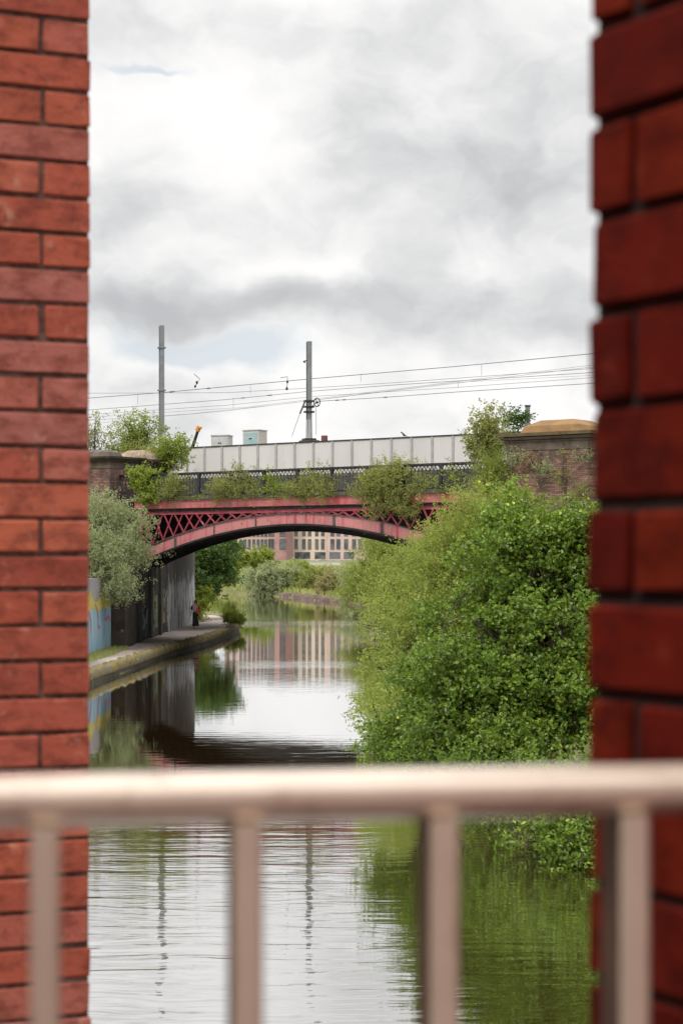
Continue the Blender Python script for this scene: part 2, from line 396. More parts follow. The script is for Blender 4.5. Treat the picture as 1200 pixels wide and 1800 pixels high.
def obj(name, V, F, mat, parent=None, tint=None, smooth=False, origin=None):
    """V in world coordinates; F an index array (n,k) or a list of index lists. Links ONE mesh object."""
    V = np.asarray(V, float)
    base = wbase(parent)
    org = base if origin is None else np.asarray(origin, float)
    me = bpy.data.meshes.new(name)
    me.vertices.add(len(V)); me.vertices.foreach_set('co', (V-org).astype(np.float32).ravel())
    if isinstance(F, np.ndarray):
        nf, kk = F.shape
        idx = F.ravel(); starts = np.arange(nf)*kk
    else:
        idx = np.fromiter((i for f in F for i in f), int); ln = np.array([len(f) for f in F]); starts = np.concatenate([[0], np.cumsum(ln)[:-1]]); nf = len(F)
    me.loops.add(len(idx)); me.loops.foreach_set('vertex_index', idx.astype(np.int32))
    me.polygons.add(nf); me.polygons.foreach_set('loop_start', starts.astype(np.int32))
    me.polygons.foreach_set('use_smooth', np.full(nf, bool(smooth)))
    if tint is not None:
        a = me.attributes.new('tint', 'FLOAT', 'FACE'); a.data.foreach_set('value', np.asarray(tint, np.float32))
    me.update(calc_edges=True); me.validate()
    me.materials.append(M[mat] if isinstance(mat, str) else mat)
    o = bpy.data.objects.new(name, me); C.objects.link(o)
    if parent is not None: o.parent = parent
    o.location = tuple(float(v) for v in (org-base)); BASE[o.name] = org.copy()
    return o


class MB:
    """collects boxes, bars, tubes and lofts, then links them as one mesh"""
    def __init__(s): s.v = []; s.f = []; s.t = []
    def add(s, V, F, t=0.5):
        o = len(s.v); s.v.extend([tuple(map(float, p)) for p in V]); s.f.extend([[i+o for i in f] for f in F]); s.t.extend([t]*len(F))
    def hexa(s, P, t=.5):
        s.add(P, [(0, 3, 2, 1), (4, 5, 6, 7), (0, 1, 5, 4), (1, 2, 6, 5), (2, 3, 7, 6), (3, 0, 4, 7)], t)
    def box(s, c, h, ax=None, t=.5):
        c = np.array(c, float); ax = np.eye(3) if ax is None else np.array(ax, float)
        P = [c + ax[0]*h[0]*a + ax[1]*h[1]*b + ax[2]*h[2]*d for d in (-1, 1) for a, b in ((-1, -1), (1, -1), (1, 1), (-1, 1))]
        s.hexa(P, t)
    def tube(s, pts, r, n=8, cap=True, t=.5):
        pts = [np.array(p, float) for p in pts]; rs = r if isinstance(r, (list, tuple, np.ndarray)) else [r]*len(pts)
        V = []
        for i, p in enumerate(pts):
            d = pts[min(i+1, len(pts)-1)] - pts[max(i-1, 0)]; d /= (np.linalg.norm(d)+1e-9)
            a = np.cross(d, (0, 0, 1) if abs(d[2]) < .9 else (1, 0, 0)); a /= np.linalg.norm(a); b = np.cross(d, a)
            for j in range(n):
                w = 2*math.pi*j/n; V.append(p + rs[i]*(a*math.cos(w)+b*math.sin(w)))
        F = [(i*n+j, i*n+(j+1) % n, (i+1)*n+(j+1) % n, (i+1)*n+j) for i in range(len(pts)-1) for j in range(n)]
        if cap: F += [tuple(range(n-1, -1, -1)), tuple((len(pts)-1)*n+j for j in range(n))]
        s.add(V, F, t)
    def rings(s, Rg, cap=True, t=.5):
        n = len(Rg[0]); V = [p for r in Rg for p in r]
        F = [(i*n+j, i*n+(j+1) % n, (i+1)*n+(j+1) % n, (i+1)*n+j) for i in range(len(Rg)-1) for j in range(n)]
        if cap: F += [tuple(range(n-1, -1, -1)), tuple((len(Rg)-1)*n+j for j in range(n))]
        s.add(V, F, t)
    def build(s, name, mat, parent=None, smooth=False, tint=False, origin=None):
        return obj(name, s.v, s.f, mat, parent, s.t if tint else None, smooth, origin)


# the bridge's own frame: s along its face (to the right and nearer), n square into it, t along the canal
U = np.array((.796, -.605, 0.0)); N = np.array((.605, .796, 0.0)); O0 = np.array((-1.73, 88.96, 0.0)); ZZ = np.array((0, 0, 1.0))
def B(s, o, z): return O0 + U*s + N*o + ZZ*z
def K(s, t, z): return O0 + U*s + np.array((0, t, z), float)


def on_plane(px, py, o):
    """the point seen in the photograph at px, py on the upright plane o metres behind the bridge face"""
    tx, tz = (px-600)/3600, (1000-py)/3600
    d = (69.77+o)/(.605*tx+.796)
    return np.array((tx*d, d, EYE+tz*d))


def at(px, py, d): return np.array(((px-600)/3600*d, d, EYE+(1000-py)/3600*d))


def s_of(p, o): return float(np.dot(p-O0-N*o, U))

# ------------------------------------------------------------------ foliage
def unit(v): return v/(np.linalg.norm(v, axis=-1, keepdims=True)+1e-9)


def leaves(rng, C0, D0, ll, lw, kind, up=.45):
    """leaf cards: C0 centres, D0 directions of the leaf's length; kind 'oval' six points, else four; folded along the midrib"""
    n = len(C0)
    nrm = unit(rng.normal(size=(n, 3))*.75 + np.array((0, -.15, up*1.4)))
    d = unit(D0 - nrm*np.sum(D0*nrm, axis=1, keepdims=True)); w = np.cross(nrm, d)
    L = (ll*rng.uniform(.65, 1.25, n))[:, None]; Wd = (lw*rng.uniform(.7, 1.2, n))[:, None]
    fold = nrm*Wd*.28
    b = C0 - d*L*.5; t = C0 + d*L*.5 - nrm*L*.10
    if kind == 'oval':
        l1 = C0 - d*L*.18 + w*Wd*.5 + fold; l2 = C0 + d*L*.22 + w*Wd*.42 + fold
        r1 = C0 - d*L*.18 - w*Wd*.5 + fold; r2 = C0 + d*L*.22 - w*Wd*.42 + fold
        V = np.stack([b, l1, l2, t, r2, r1], 1).reshape(-1, 3)
        i = np.arange(n)[:, None]*6
        F = np.concatenate([i+np.array([[0, 3, 2, 1]]), i+np.array([[0, 5, 4, 3]])], 1).reshape(-1, 4)
        return V, F, 2
    l = C0 + w*Wd*.5 + fold; r = C0 - w*Wd*.5 + fold
    V = np.stack([b, l, t, r], 1).reshape(-1, 3); i = np.arange(n)[:, None]*4
    F = np.concatenate([i+np.array([[0, 2, 1]]), i+np.array([[0, 3, 2]])], 1).reshape(-1, 3)
    return V, F, 2


def grow(seed, lobes, n_twigs, per_twig, ll, lw, twig=.5, spread=.07, kind='oval', up=.45, lift=.35, droop=0.0, shell=.55, gap=.0, clump=9, cr=.75):
    """twigs scattered through a union of ellipsoid lobes, denser toward the outside and ragged at the edge; leaves set along each twig.
    Returns leaf mesh arrays with tint, and the twig starts."""
    rng = np.random.default_rng(seed)
    lobes = [(np.array(c, float), np.array(r, float)*.82) for c, r in lobes]
    total = n_twigs; n_twigs = max(6, total//clump)
    vol = np.array([np.prod(r)**(2/3) for c, r in lobes]); pick = rng.choice(len(lobes), n_twigs, p=vol/vol.sum())
    cc = np.array([lobes[i][0] for i in pick]); rr = np.array([lobes[i][1] for i in pick])
    dirv = unit(rng.normal(size=(n_twigs, 3)))
    # lumpy outline: the radius varies with direction, differently for each lobe
    ph = rng.uniform(0, 6.28, (len(lobes), 6))[pick]
    lump = 1 + .22*np.sin(dirv[:, 0]*4.1+ph[:, 0])*np.sin(dirv[:, 2]*5.3+ph[:, 1]) + .18*np.sin(dirv[:, 0]*8.7+ph[:, 2]+dirv[:, 2]*6) + .09*np.sin(dirv[:, 2]*13+ph[:, 3]+dirv[:, 1]*9)
    rad = rng.uniform(0, 1, n_twigs)**(1/(1+2*shell))*lump*rng.uniform(.86, 1.06, n_twigs)
    p = cc + dirv*rr*rad[:, None]
    if gap > 0:
        g = np.sin(p[:, 0]*3.1/twig*.5+seed)+np.sin(p[:, 2]*3.7/twig*.5+seed*2)+np.sin(p[:, 1]*2.9/twig*.5)
        keep = g > (-3 + gap*3.2); p = p[keep]; dirv = dirv[keep]; cc = cc[keep]
    # each clump is a spray of twigs about its own centre
    k = max(1, total//max(1, len(p))); p = np.repeat(p, k, 0); dirv = np.repeat(dirv, k, 0); cc = np.repeat(cc, k, 0)
    ctint = np.repeat(rng.uniform(0, 1, len(p)//k), k)
    off = rng.normal(size=(len(p), 3))*twig*cr*np.array((1, 1, .7)); p = p+off; dirv = unit(dirv*.8+unit(off)*.6)
    n = len(p)
    td = unit(dirv*.8 + rng.normal(size=(n, 3))*.5 + np.array((0, 0, lift)))
    tl = twig*rng.uniform(.5, 1.3, n)
    u = rng.uniform(0, 1, (n, per_twig))
    pos = p[:, None, :] + td[:, None, :]*(u*tl[:, None])[:, :, None] + rng.normal(size=(n, per_twig, 3))*spread
    if droop: pos[:, :, 2] -= droop*tl[:, None]*u**2
    ld = unit(td[:, None, :]*.7 + rng.normal(size=(n, per_twig, 3))*.7 - np.array((0, 0, droop*.9)))
    V, F, m = leaves(rng, pos.reshape(-1, 3), ld.reshape(-1, 3), ll, lw, kind, up)
    tw = rng.uniform(0, 1, n)*.5+ctint*.5
    tint = np.clip(np.repeat(tw, per_twig)*.6 + rng.uniform(0, .45, n*per_twig), 0, 1)
    return V, F, np.repeat(tint, m), p, td, tl, cc


def limbs(rng, base, tips, r0, mids, steps=5):
    """tapered stems from the base through the lobe centres to some of the twigs"""
    mb = MB()
    base = np.array(base, float)
    for c in mids:
        mid = (base+c)/2 + rng.normal(size=3)*np.linalg.norm(c-base)*.06
        b0 = base + np.array((rng.normal()*r0*2, rng.normal()*r0*2, -.15))
        ts = np.linspace(0, 1, steps+2)[:, None]
        pts = (1-ts)**2*b0 + 2*ts*(1-ts)*mid + ts**2*c
        mb.tube(list(pts), [r0*(1-.62*t) for t in np.linspace(0, 1, steps+2)], 7)
        for e in tips:
            if np.linalg.norm(e-c) < np.linalg.norm(c-base)*1.1 and rng.uniform() < .8:
                q = pts[rng.integers(2, steps+1)]
                m2 = (q+e)/2 + rng.normal(size=3)*.08 + np.array((0, 0, .1*np.linalg.norm(e-q)))
                mb.tube([q, m2, e], [r0*.42, r0*.26, r0*.08], 5)
    return mb


def plant(name, label, cat, base, lobes, n, per, ll, lw, mat, seed, twig=.5, spread=.07, kind='oval', stem=.03, bark='bark', group=None, tips=14, leafname='foliage', stemname='stem', twigs=False, **kw):
    t = thing(name, base, label, cat, group)
    V, F, tint, p, td, tl, cc = grow(seed, lobes, n, per, ll, lw, twig, spread, kind, **kw)
    obj(leafname, V, F, mat, t, tint)
    rng = np.random.default_rng(seed+99)
    ends = p[rng.choice(len(p), min(len(p), tips), replace=False)]
    mb = limbs(rng, base, ends, stem, [np.array(c, float) for c, r in lobes])
    if twigs:
        for i in range(0, len(p), 2): mb.tube([p[i]-td[i]*tl[i]*.3, p[i]+td[i]*tl[i]], [.006, .003], 3, cap=False)
    mb.build(stemname, bark, t)
    return t

# ------------------------------------------------------------------ setting: terrain, water, towpath
LEFT = [(-9.3, -60), (-9.2, 10), (-8.8, 45), (-8.6, 70.2), (-8.3, 80.9), (-7.85, 94.6), (-7.15, 106.7), (-6.75, 118), (-6.55, 128), (-6.8, 136), (-7.6, 145), (-9.6, 157), (-14, 172), (-25, 198), (-48, 236), (-120, 300)]
RIGHT = [(4.6, -60), (4.2, 10), (3.9, 24), (3.3, 30), (2.3, 38), (1.7, 48), (2.1, 60), (3.8, 74), (5.4, 84), (5.4, 132), (4.2, 150), (3.2, 200), (2.6, 232), (-2.8, 254), (-8, 288), (-14, 318), (-24, 328), (-70, 345), (-120, 352)]
RIVER = np.array(LEFT + RIGHT[::-1], float)


def smooth_line(P, step):
    P = np.array(P, float); out = []
    for i in range(len(P)-1):
        p0, p1, p2, p3 = P[max(i-1, 0)], P[i], P[i+1], P[min(i+2, len(P)-1)]
        m = max(2, int(np.linalg.norm(p2-p1)/step))
        for j in range(m):
            t = j/m
            out.append(.5*((2*p1)+(-p0+p2)*t+(2*p0-5*p1+4*p2-p3)*t*t+(-p0+3*p1-3*p2+p3)*t**3))
    out.append(P[-1]); return np.array(out)


def river_sd(X, Y):
    """signed distance to the river outline, negative in the water"""
    P = RIVER; n = len(P)
    d2 = np.full(X.shape, 1e18); ins = np.zeros(X.shape, bool)
    for i in range(n):
        a, b = P[i], P[(i+1) % n]; e = b-a
        t = np.clip(((X-a[0])*e[0]+(Y-a[1])*e[1])/np.dot(e, e), 0, 1)
        d2 = np.minimum(d2, (X-a[0]-t*e[0])**2+(Y-a[1]-t*e[1])**2)
        c = ((a[1] > Y) != (b[1] > Y))
        xs = (b[0]-a[0])*(Y-a[1])/((b[1]-a[1]) if b[1] != a[1] else 1e-9)+a[0]
        ins ^= c & (X < xs)
    return np.where(ins, -1, 1)*np.sqrt(d2)


def sstep(a, b, x):
    t = np.clip((x-a)/(b-a), 0, 1); return t*t*(3-2*t)


def ground_height(X, Y):
    d = river_sd(X, Y)
    z = np.where(d < 0, -1.4*sstep(0, .8, -d)-.1, .0)
    rough = .16*np.sin(X*1.3+Y*.7)*np.sin(Y*.9-X*.4)+.1*np.sin(X*2.9+1)*np.sin(Y*2.3)
    left = (X < -4) & (Y < 176)
    bank = .38*sstep(.0, .5, d) + 1.4*sstep(.8, 4, d) + rough*sstep(.5, 3, d)
    far = .55*sstep(-.3, .8, d) + 3.4*sstep(2, 26, d) + 2.0*sstep(40, 140, d) + rough*1.5*sstep(1, 5, d)
    pathz = .33*sstep(-.1, .3, d)
    lz = pathz + np.where((Y > 50), 1.0, 1.0)*sstep(-10.2, -11.4, X)*2.4 + sstep(-11.5, -19, X)*3.3
    lz = np.where((Y > 137) & (Y <= 176), .33*sstep(-.1, .3, d) + sstep(2.6, 9, d)*3.5, lz)
    z = np.where(d >= 0, np.where(left, lz, np.where(Y > 185, far, bank)), z)
    # embankments carrying both bridges on the right
    z = np.where((d >= 0) & (X > 6.2) & (Y > 78) & (Y < 140), np.maximum(z, 5.5*sstep(6.2, 9.5, X)), z)
    return z


def axis_steps(lo, hi, step, far, g=1.22):
    a = list(np.arange(lo, hi+1e-6, step)); s = step
    x = hi
    while x < far: s *= g; x += s; a.append(x)
    s = step; x = lo; pre = []
    while x > -far: s *= g; x -= s; pre.append(x)
    return np.array(pre[::-1]+a)


def build_ground():
    xs = axis_steps(-26, 14, .55, 5200); ys = axis_steps(2, 352, 1.7, 5200)
    X, Y = np.meshgrid(xs, ys); Z = ground_height(X, Y)
    V = np.stack([X, Y, Z], -1).reshape(-1, 3); nx, ny = len(xs), len(ys)
    i = (np.arange(ny-1)[:, None]*nx+np.arange(nx-1)[None, :]).ravel()
    F = np.stack([i, i+1, i+nx+1, i+nx], 1)
    tag(obj('ground', V, F, 'earth', smooth=True), kind='structure')
    w = 1.0
    tag(obj('canal_water', [(-400, -200, 0), (400, -200, 0), (400, 420, 0), (-400, 420, 0)], [(0, 1, 2, 3)], 'water'), kind='structure')
    # towpath: sheet between the kerb and the foot of the wall
    L = smooth_line([p for p in LEFT if p[1] < 175], 1.2)
    inner = []
    for x, y in L:
        inner.append(-10.3 if y < 138 else min(x-2.0, -10.3-(y-138)*.25))
    V, F = [], []
    m = 7
    for (x, y), xi in zip(L, inner):
        for j in range(m):
            t = j/(m-1); V.append((x-.34+(xi-x+.34)*t, y, .45+.02*math.sin(y*.7+t*5)+.012*math.sin(y*2.1+t*9)))
    for i in range(len(L)-1):
        for j in range(m-1): F.append((i*m+j, (i+1)*m+j, (i+1)*m+j+1, i*m+j+1))
    tag(obj('towpath', V, F, 'path', smooth=True), kind='structure')
    # kerb: coping stones, each a little out of line, mossy on top, over a darker wet face
    Lf = smooth_line([p for p in LEFT if -10 < p[1] < 175], .22)
    rng = np.random.default_rng(3)
    prof = [(-.42, .50), (-.40, .64), (-.22, .69), (-.06, .68), (.035, .60), (.05, .48), (.045, .36), (.025, .25), (-.01, .22)]
    V, F = [], []; q = len(prof); stone = 0; joff = 0; acc = 0
    for i, (x, y) in enumerate(Lf):
        a = Lf[min(i+1, len(Lf)-1)]-Lf[max(i-1, 0)]; a /= np.linalg.norm(a); nr = np.array((a[1], -a[0]))
        acc += .22
        joint = acc > 1.25
        if joint: acc = 0; joff = rng.normal()*.022
        for (o, z) in prof:
            z = z*1.0
            lump = .03*math.sin(y*3.1+o*7)+.03*rng.normal()*(1 if z > .36 else .5)
            z *= .73; zz = z + (lump if z > .40 else 0) - (.06 if joint and z > .33 else 0)
            V.append((x+nr[0]*(o+joff+(-.05 if joint else 0)), y+nr[1]*(o+joff), zz))
    for i in range(len(Lf)-1):
        for j in range(q-1): F.append((i*q+j, (i+1)*q+j, (i+1)*q+j+1, i*q+j+1))
    tag(obj('kerb', V, F, 'kerb', smooth=True), kind='structure')
    V, F = [], []; prof2 = [(-.02, .22), (-.03, .17), (-.01, .10), (.0, .02), (.0, -.4)]; q = len(prof2)
    for i, (x, y) in enumerate(Lf):
        a = Lf[min(i+1, len(Lf)-1)]-Lf[max(i-1, 0)]; a /= np.linalg.norm(a); nr = np.array((a[1], -a[0]))
        for (o, z) in prof2: V.append((x+nr[0]*(o+rng.normal()*.012), y+nr[1]*o, z))
    for i in range(len(Lf)-1):
        for j in range(q-1): F.append((i*q+j, (i+1)*q+j, (i+1)*q+j+1, i*q+j+1))
    tag(obj('kerb_face', V, F, 'kerb_side', smooth=True), kind='structure')
build_ground()

# reddish stone edge of the far bank
def far_bank():
    L = smooth_line([p for p in RIGHT if p[1] > 225], 1.5)
    rng = np.random.default_rng(5); V, F = [], []; prof = [(-.1, -.3), (.05, .18), (.2, .42), (.7, .55), (1.6, .6)]; q = len(prof)
    for i, (x, y) in enumerate(L):
        a = L[min(i+1, len(L)-1)]-L[max(i-1, 0)]; a /= np.linalg.norm(a); nr = np.array((a[1], -a[0]))
        if nr[1] < 0 and nr[0] < 0: nr = -nr
        for o, z in prof: V.append((x+nr[0]*o+rng.normal()*.15, y+nr[1]*o+rng.normal()*.1, z+rng.normal()*.10*(z > 0)))
    for i in range(len(L)-1):
        for j in range(q-1): F.append((i*q+j, (i+1)*q+j, (i+1)*q+j+1, i*q+j+1))
    tag(obj('bank_edge', V, F, 'red_bank', smooth=True), kind='structure')
far_bank()

# ------------------------------------------------------------------ foreground: brick piers and railing
def brick_solid(mb, c, h, ax, rng, t, ch=.004):
    """one brick with worn arrises: chamfered box with slightly irregular corners"""
    c = np.array(c, float); ax = np.array(ax, float)
    V, F = [], []
    j = lambda: rng.normal()*.0009
    # rings along the height: bottom inset, full, full, top inset
    for z, ins in ((-h[2], ch), (-h[2]+ch, 0), (h[2]-ch, 0), (h[2], ch)):
        a, b = h[0]-ins, h[1]-ins
        ring = [(-a+ch, -b), (a-ch, -b), (a, -b+ch), (a, b-ch), (a-ch, b), (-a+ch, b), (-a, b-ch), (-a, -b+ch)]
        for (x, y) in ring: V.append(c+ax[0]*(x+j())+ax[1]*(y+j())+ax[2]*(z+j()))
    for r in range(3):
        for i in range(8): F.append((r*8+i, r*8+(i+1) % 8, (r+1)*8+(i+1) % 8, (r+1)*8+i))
    F += [tuple(range(7, -1, -1)), tuple(24+i for i in range(8))]
    mb.add(V, F, t)


def brick_pier(label, corner, run, z0, z1, zref, length, depth, sets, mat, mortar, seed, recess, ch, course=.075):
    """corner: the far vertical edge seen; run: along the visible face away from that edge; bricks laid course by course"""
    rng = np.random.default_rng(seed)
    run = np.array((run[0], run[1], 0.0)); run /= np.linalg.norm(run)
    inn = np.array((-run[1], run[0], 0.0)); toc = np.array((0, 0, 0.0)) - np.array((corner[0], corner[1], 0))
    if np.dot(inn, toc) > 0: inn = -inn
    cr = np.array((corner[0], corner[1], 0.0)); t = thing('brick_pier', cr+np.array((0, 0, z0)), label, 'pier')
    mb = MB(); k0 = int(math.floor((z0-zref)/course)); k1 = int(math.ceil((z1-zref)/course)); j = .010
    for k in range(k0, k1):
        z = zref+(k+.5)*course; first, rest = sets[k % 2]
        x = rng.normal()*.0012; q = 0
        while x < length:
            L = first if q == 0 else rest
            c = cr + run*(x+L/2) + inn*(depth/2+rng.normal()*.0011) + ZZ*z
            brick_solid(mb, c, (L/2-j/2+rng.normal()*.0012, depth/2, course/2-j/2+rng.normal()*.001), (run, inn, ZZ), rng, float(rng.uniform(0, 1)), ch)
            x += L; q += 1
    mb.build('brickwork', mat, t, tint=True)
    core = MB(); h = (z1-z0)/2
    core.box(cr+run*(recess+length/2)+inn*(recess+(depth-2*recess)/2)+ZZ*(z0+h), (length/2, (depth-2*recess)/2, h), (run, inn, ZZ))
    core.build('mortar_bed', mortar, t)
    return t


AX = np.array((.919, .394, 0.0))        # the footbridge's own line, receding to the right
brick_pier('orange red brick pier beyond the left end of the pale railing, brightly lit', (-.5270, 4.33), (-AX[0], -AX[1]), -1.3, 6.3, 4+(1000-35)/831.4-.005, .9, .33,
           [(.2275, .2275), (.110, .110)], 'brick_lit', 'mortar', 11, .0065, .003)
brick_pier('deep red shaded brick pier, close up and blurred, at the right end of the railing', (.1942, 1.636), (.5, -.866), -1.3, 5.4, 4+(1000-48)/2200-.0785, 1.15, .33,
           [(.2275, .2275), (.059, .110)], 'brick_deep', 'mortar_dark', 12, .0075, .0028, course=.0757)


t = thing('back_wall', (.5, -2.4, 2.0), 'brick wall behind the viewpoint, reflected in the railing', 'wall')
m = MB(); m.box((.8, -2.6, 3.2), (3.2, .17, 3.2)); m.build('wall_body', 'brick_lit', t)
t = thing('side_wall', (-1.0, -.5, 2.0), 'dark brick wall close on the left of the viewpoint, shading the railing', 'wall')
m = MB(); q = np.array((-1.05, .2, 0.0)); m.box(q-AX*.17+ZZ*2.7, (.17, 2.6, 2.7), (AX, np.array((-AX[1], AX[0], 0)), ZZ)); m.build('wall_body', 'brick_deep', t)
def build_railing():
    ar = np.array((.985, .172, 0.0)); P0 = np.array((0.0, 1.20, 0.0)); nrm = np.array((-ar[1], ar[0], 0.0))
    t = thing('metal_railing', P0+ZZ*2.75, 'pale painted metal railing with flat bars, out of focus in the foreground', 'railing')
    ztop = EYE-.1180
    w, hh, r = .021, .0146, .0138
    prof = []
    for cx, cz, a0 in ((w-r, hh-r, 0), (-w+r, hh-r, 90), (-w+r, -hh+r, 180), (w-r, -hh+r, 270)):
        for a in (0, 22, 45, 68, 90): prof.append((cx+r*math.cos(R(a0+a)), cz+r*math.sin(R(a0+a))))
    rings = []
    for u in np.linspace(-1.0, .392, 24): rings.append([P0+ar*u+nrm*x+ZZ*(ztop-hh+z) for x, z in prof])
    mb = MB(); mb.rings(rings); mb.build('top_rail', 'rail', t, smooth=True)
    zb = 2.85
    for u in [-.0575+.1150*i for i in range(-7, 4)]:
        m = MB(); hw, hd, c = .0082, .0055, .0025
        ring = lambda z: [P0+ar*(u+x)+nrm*(y-.0195)+ZZ*z for x, y in ((-hw+c, -hd), (hw-c, -hd), (hw, -hd+c), (hw, hd-c), (hw-c, hd), (-hw+c, hd), (-hw, hd-c), (-hw, -hd+c))]
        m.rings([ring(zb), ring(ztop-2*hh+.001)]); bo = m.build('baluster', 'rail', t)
        m = MB(); m.box(P0+ar*u+nrm*.0055+ZZ*(zb+ztop-2*hh+.001)/2, (.0068, .0194, (ztop-2*hh-zb)/2), (ar, nrm, ZZ)); m.build('web', 'rail_web', bo)  # rear depth of the bar, coloured dark as its shaded side
    m = MB(); m.box(P0+ar*-.3+ZZ*(zb-.012), (.69, .024, .011), (ar, nrm, ZZ)); m.build('bottom_rail', 'rail', t)
    return t
build_railing()

# ------------------------------------------------------------------ the arched iron bridge
S0 = -.5
def rib_top(s): return 6.42 - .0190*(s-S0)**2
def rib_bot(s): return rib_top(s) - (.48 + .006*abs(s-S0)**1.3)


def sweep(f_lo, f_hi, s0, s1, t0, t1, n=48):
    """a curved plate: between two height curves along the face, from t0 to t1 along the canal"""
    V, F = [], []
    for s in np.linspace(s0, s1, n): V += [K(s, t0, f_lo(s)), K(s, t0, f_hi(s)), K(s, t1, f_hi(s)), K(s, t1, f_lo(s))]
    for i in range(n-1):
        for j in range(4): F.append((i*4+j, i*4+(j+1) % 4, (i+1)*4+(j+1) % 4, (i+1)*4+j))
    F += [(3, 2, 1, 0), tuple((n-1)*4+j for j in range(4))]
    return V, F


def skew_box(s0, s1, t0, t1, z0, z1):
    return [K(s0, t0, z0), K(s1, t0, z0), K(s1, t1, z0), K(s0, t1, z0), K(s0, t0, z1), K(s1, t0, z1), K(s1, t1, z1), K(s0, t1, z1)]


def build_bridge():
    t = thing('arch_bridge', B(0, 0, 0), 'red iron arch bridge with lattice spandrels spanning the canal', 'bridge')
    V, F = sweep(lambda s: rib_bot(s)+.03, lambda s: rib_top(s)-.025, -10.0, 9.0, 0, .05); obj('arch_rib', V, F, 'pink', t)
    m = MB()
    for lo, hi in ((lambda s: rib_top(s)-.025, lambda s: rib_top(s)+.02),): V, F = sweep(lo, hi, -10.0, 9.0, -.08, .22); m.add(V, F)
    m.build('top_flange', 'grey_flange', t)
    m = MB(); V, F = sweep(lambda s: rib_bot(s)-.05, lambda s: rib_bot(s)+.03, -10.0, 9.0, -.08, .25); m.add(V, F); m.build('bottom_flange', 'soot', t)
    for s in (-7.35, -5.02, -2.6, 1.75, 4.3, 6.6):
        m = MB(); w = .07 if s < -5.03 or s > 1 else .03
        m.hexa(skew_box(s-w, s+w, -.05, -.002, rib_bot(s)+.03, rib_top(s)-.025)); m.build('stiffener', 'grey_flange', t)
    # edge beam over the lattice, with a black lip under it and a mossy ledge over it
    m = MB(); m.hexa(skew_box(-9.85, 10.6, -.18, .3, 6.74, 7.12)); m.hexa(skew_box(-9.9, 10.6, -.23, -.18, 6.76, 6.80)); m.hexa(skew_box(-9.9, 10.6, -.22, -.18, 7.06, 7.11)); m.build('edge_beam', 'pink_beam', t)
    m = MB(); m.hexa(skew_box(-9.6, 9.4, -.10, .3, 6.61, 6.735)); m.build('beam_lip', 'soot', t)
    m = MB()
    for i in range(20): m.hexa(skew_box(-10.6+i*1.07, -10.6+i*1.07+1.062, -.30+.01*math.sin(i*5), .9, 7.123, 7.245+.012*math.sin(i*3.3)))
    m.build('ledge', 'mossy_ledge', t)
    # lattice
    m = MB(); top = 6.61; sp = .63; nodes = [-9.35+sp*i for i in range(29)]
    def bar(a, b, w, t0, t1):
        d = np.array((b[0]-a[0], b[1]-a[1])); d /= np.linalg.norm(d); q = np.array((-d[1], d[0]))*w/2
        P = [(a[0]+q[0], a[1]+q[1]), (b[0]+q[0], b[1]+q[1]), (b[0]-q[0], b[1]-q[1]), (a[0]-q[0], a[1]-q[1])]
        m.hexa([K(x, t0, z) for x, z in P] + [K(x, t1, z) for x, z in P])
    for i in range(28):
        a, b = nodes[i], nodes[i+1]
        if min(6.61-rib_top(a), 6.61-rib_top(b)) < .13: continue
        bar((a, top), (b, rib_top(b)), .085, .0, .05); bar((b, top), (a, rib_top(a)), .085, .052, .102)
        bar((a, top), (b, rib_top(b)), .028, -.03, .0); bar((b, top), (a, rib_top(a)), .028, .02, .052)
    m.build('lattice', 'crimson', t)
    m = MB(); V, F = sweep(lambda s: max(rib_top(s)+.021, 6.47), lambda s: 6.609, -9.7, 9.0, -.02, .0); m.add(V, F); m.hexa(skew_box(-9.62, -9.36, -.02, .1, 5.0, 6.609)); m.build('gusset_strip', 'crimson', t)
    # deck, inner ribs and cross girders
    m = MB(); m.hexa(skew_box(-16, 14, .32, 14, 6.62, 7.10)); m.build('deck', 'soot', t)
    for tt in (2.4, 4.7, 7.0, 9.3, 11.6, 13.7):
        V, F = sweep(lambda s: rib_bot(s)-.06, lambda s: 6.615, -10.0, 9.0, tt, tt+.12); obj('inner_rib', V, F, 'soot', t)
    m = MB()
    for s in np.arange(-8.5, 9, 2.0): m.hexa(skew_box(s, s+.12, .4, 13.6, 6.30, 6.612))
    m.build('cross_girders', 'soot', t)
    return t
build_bridge()


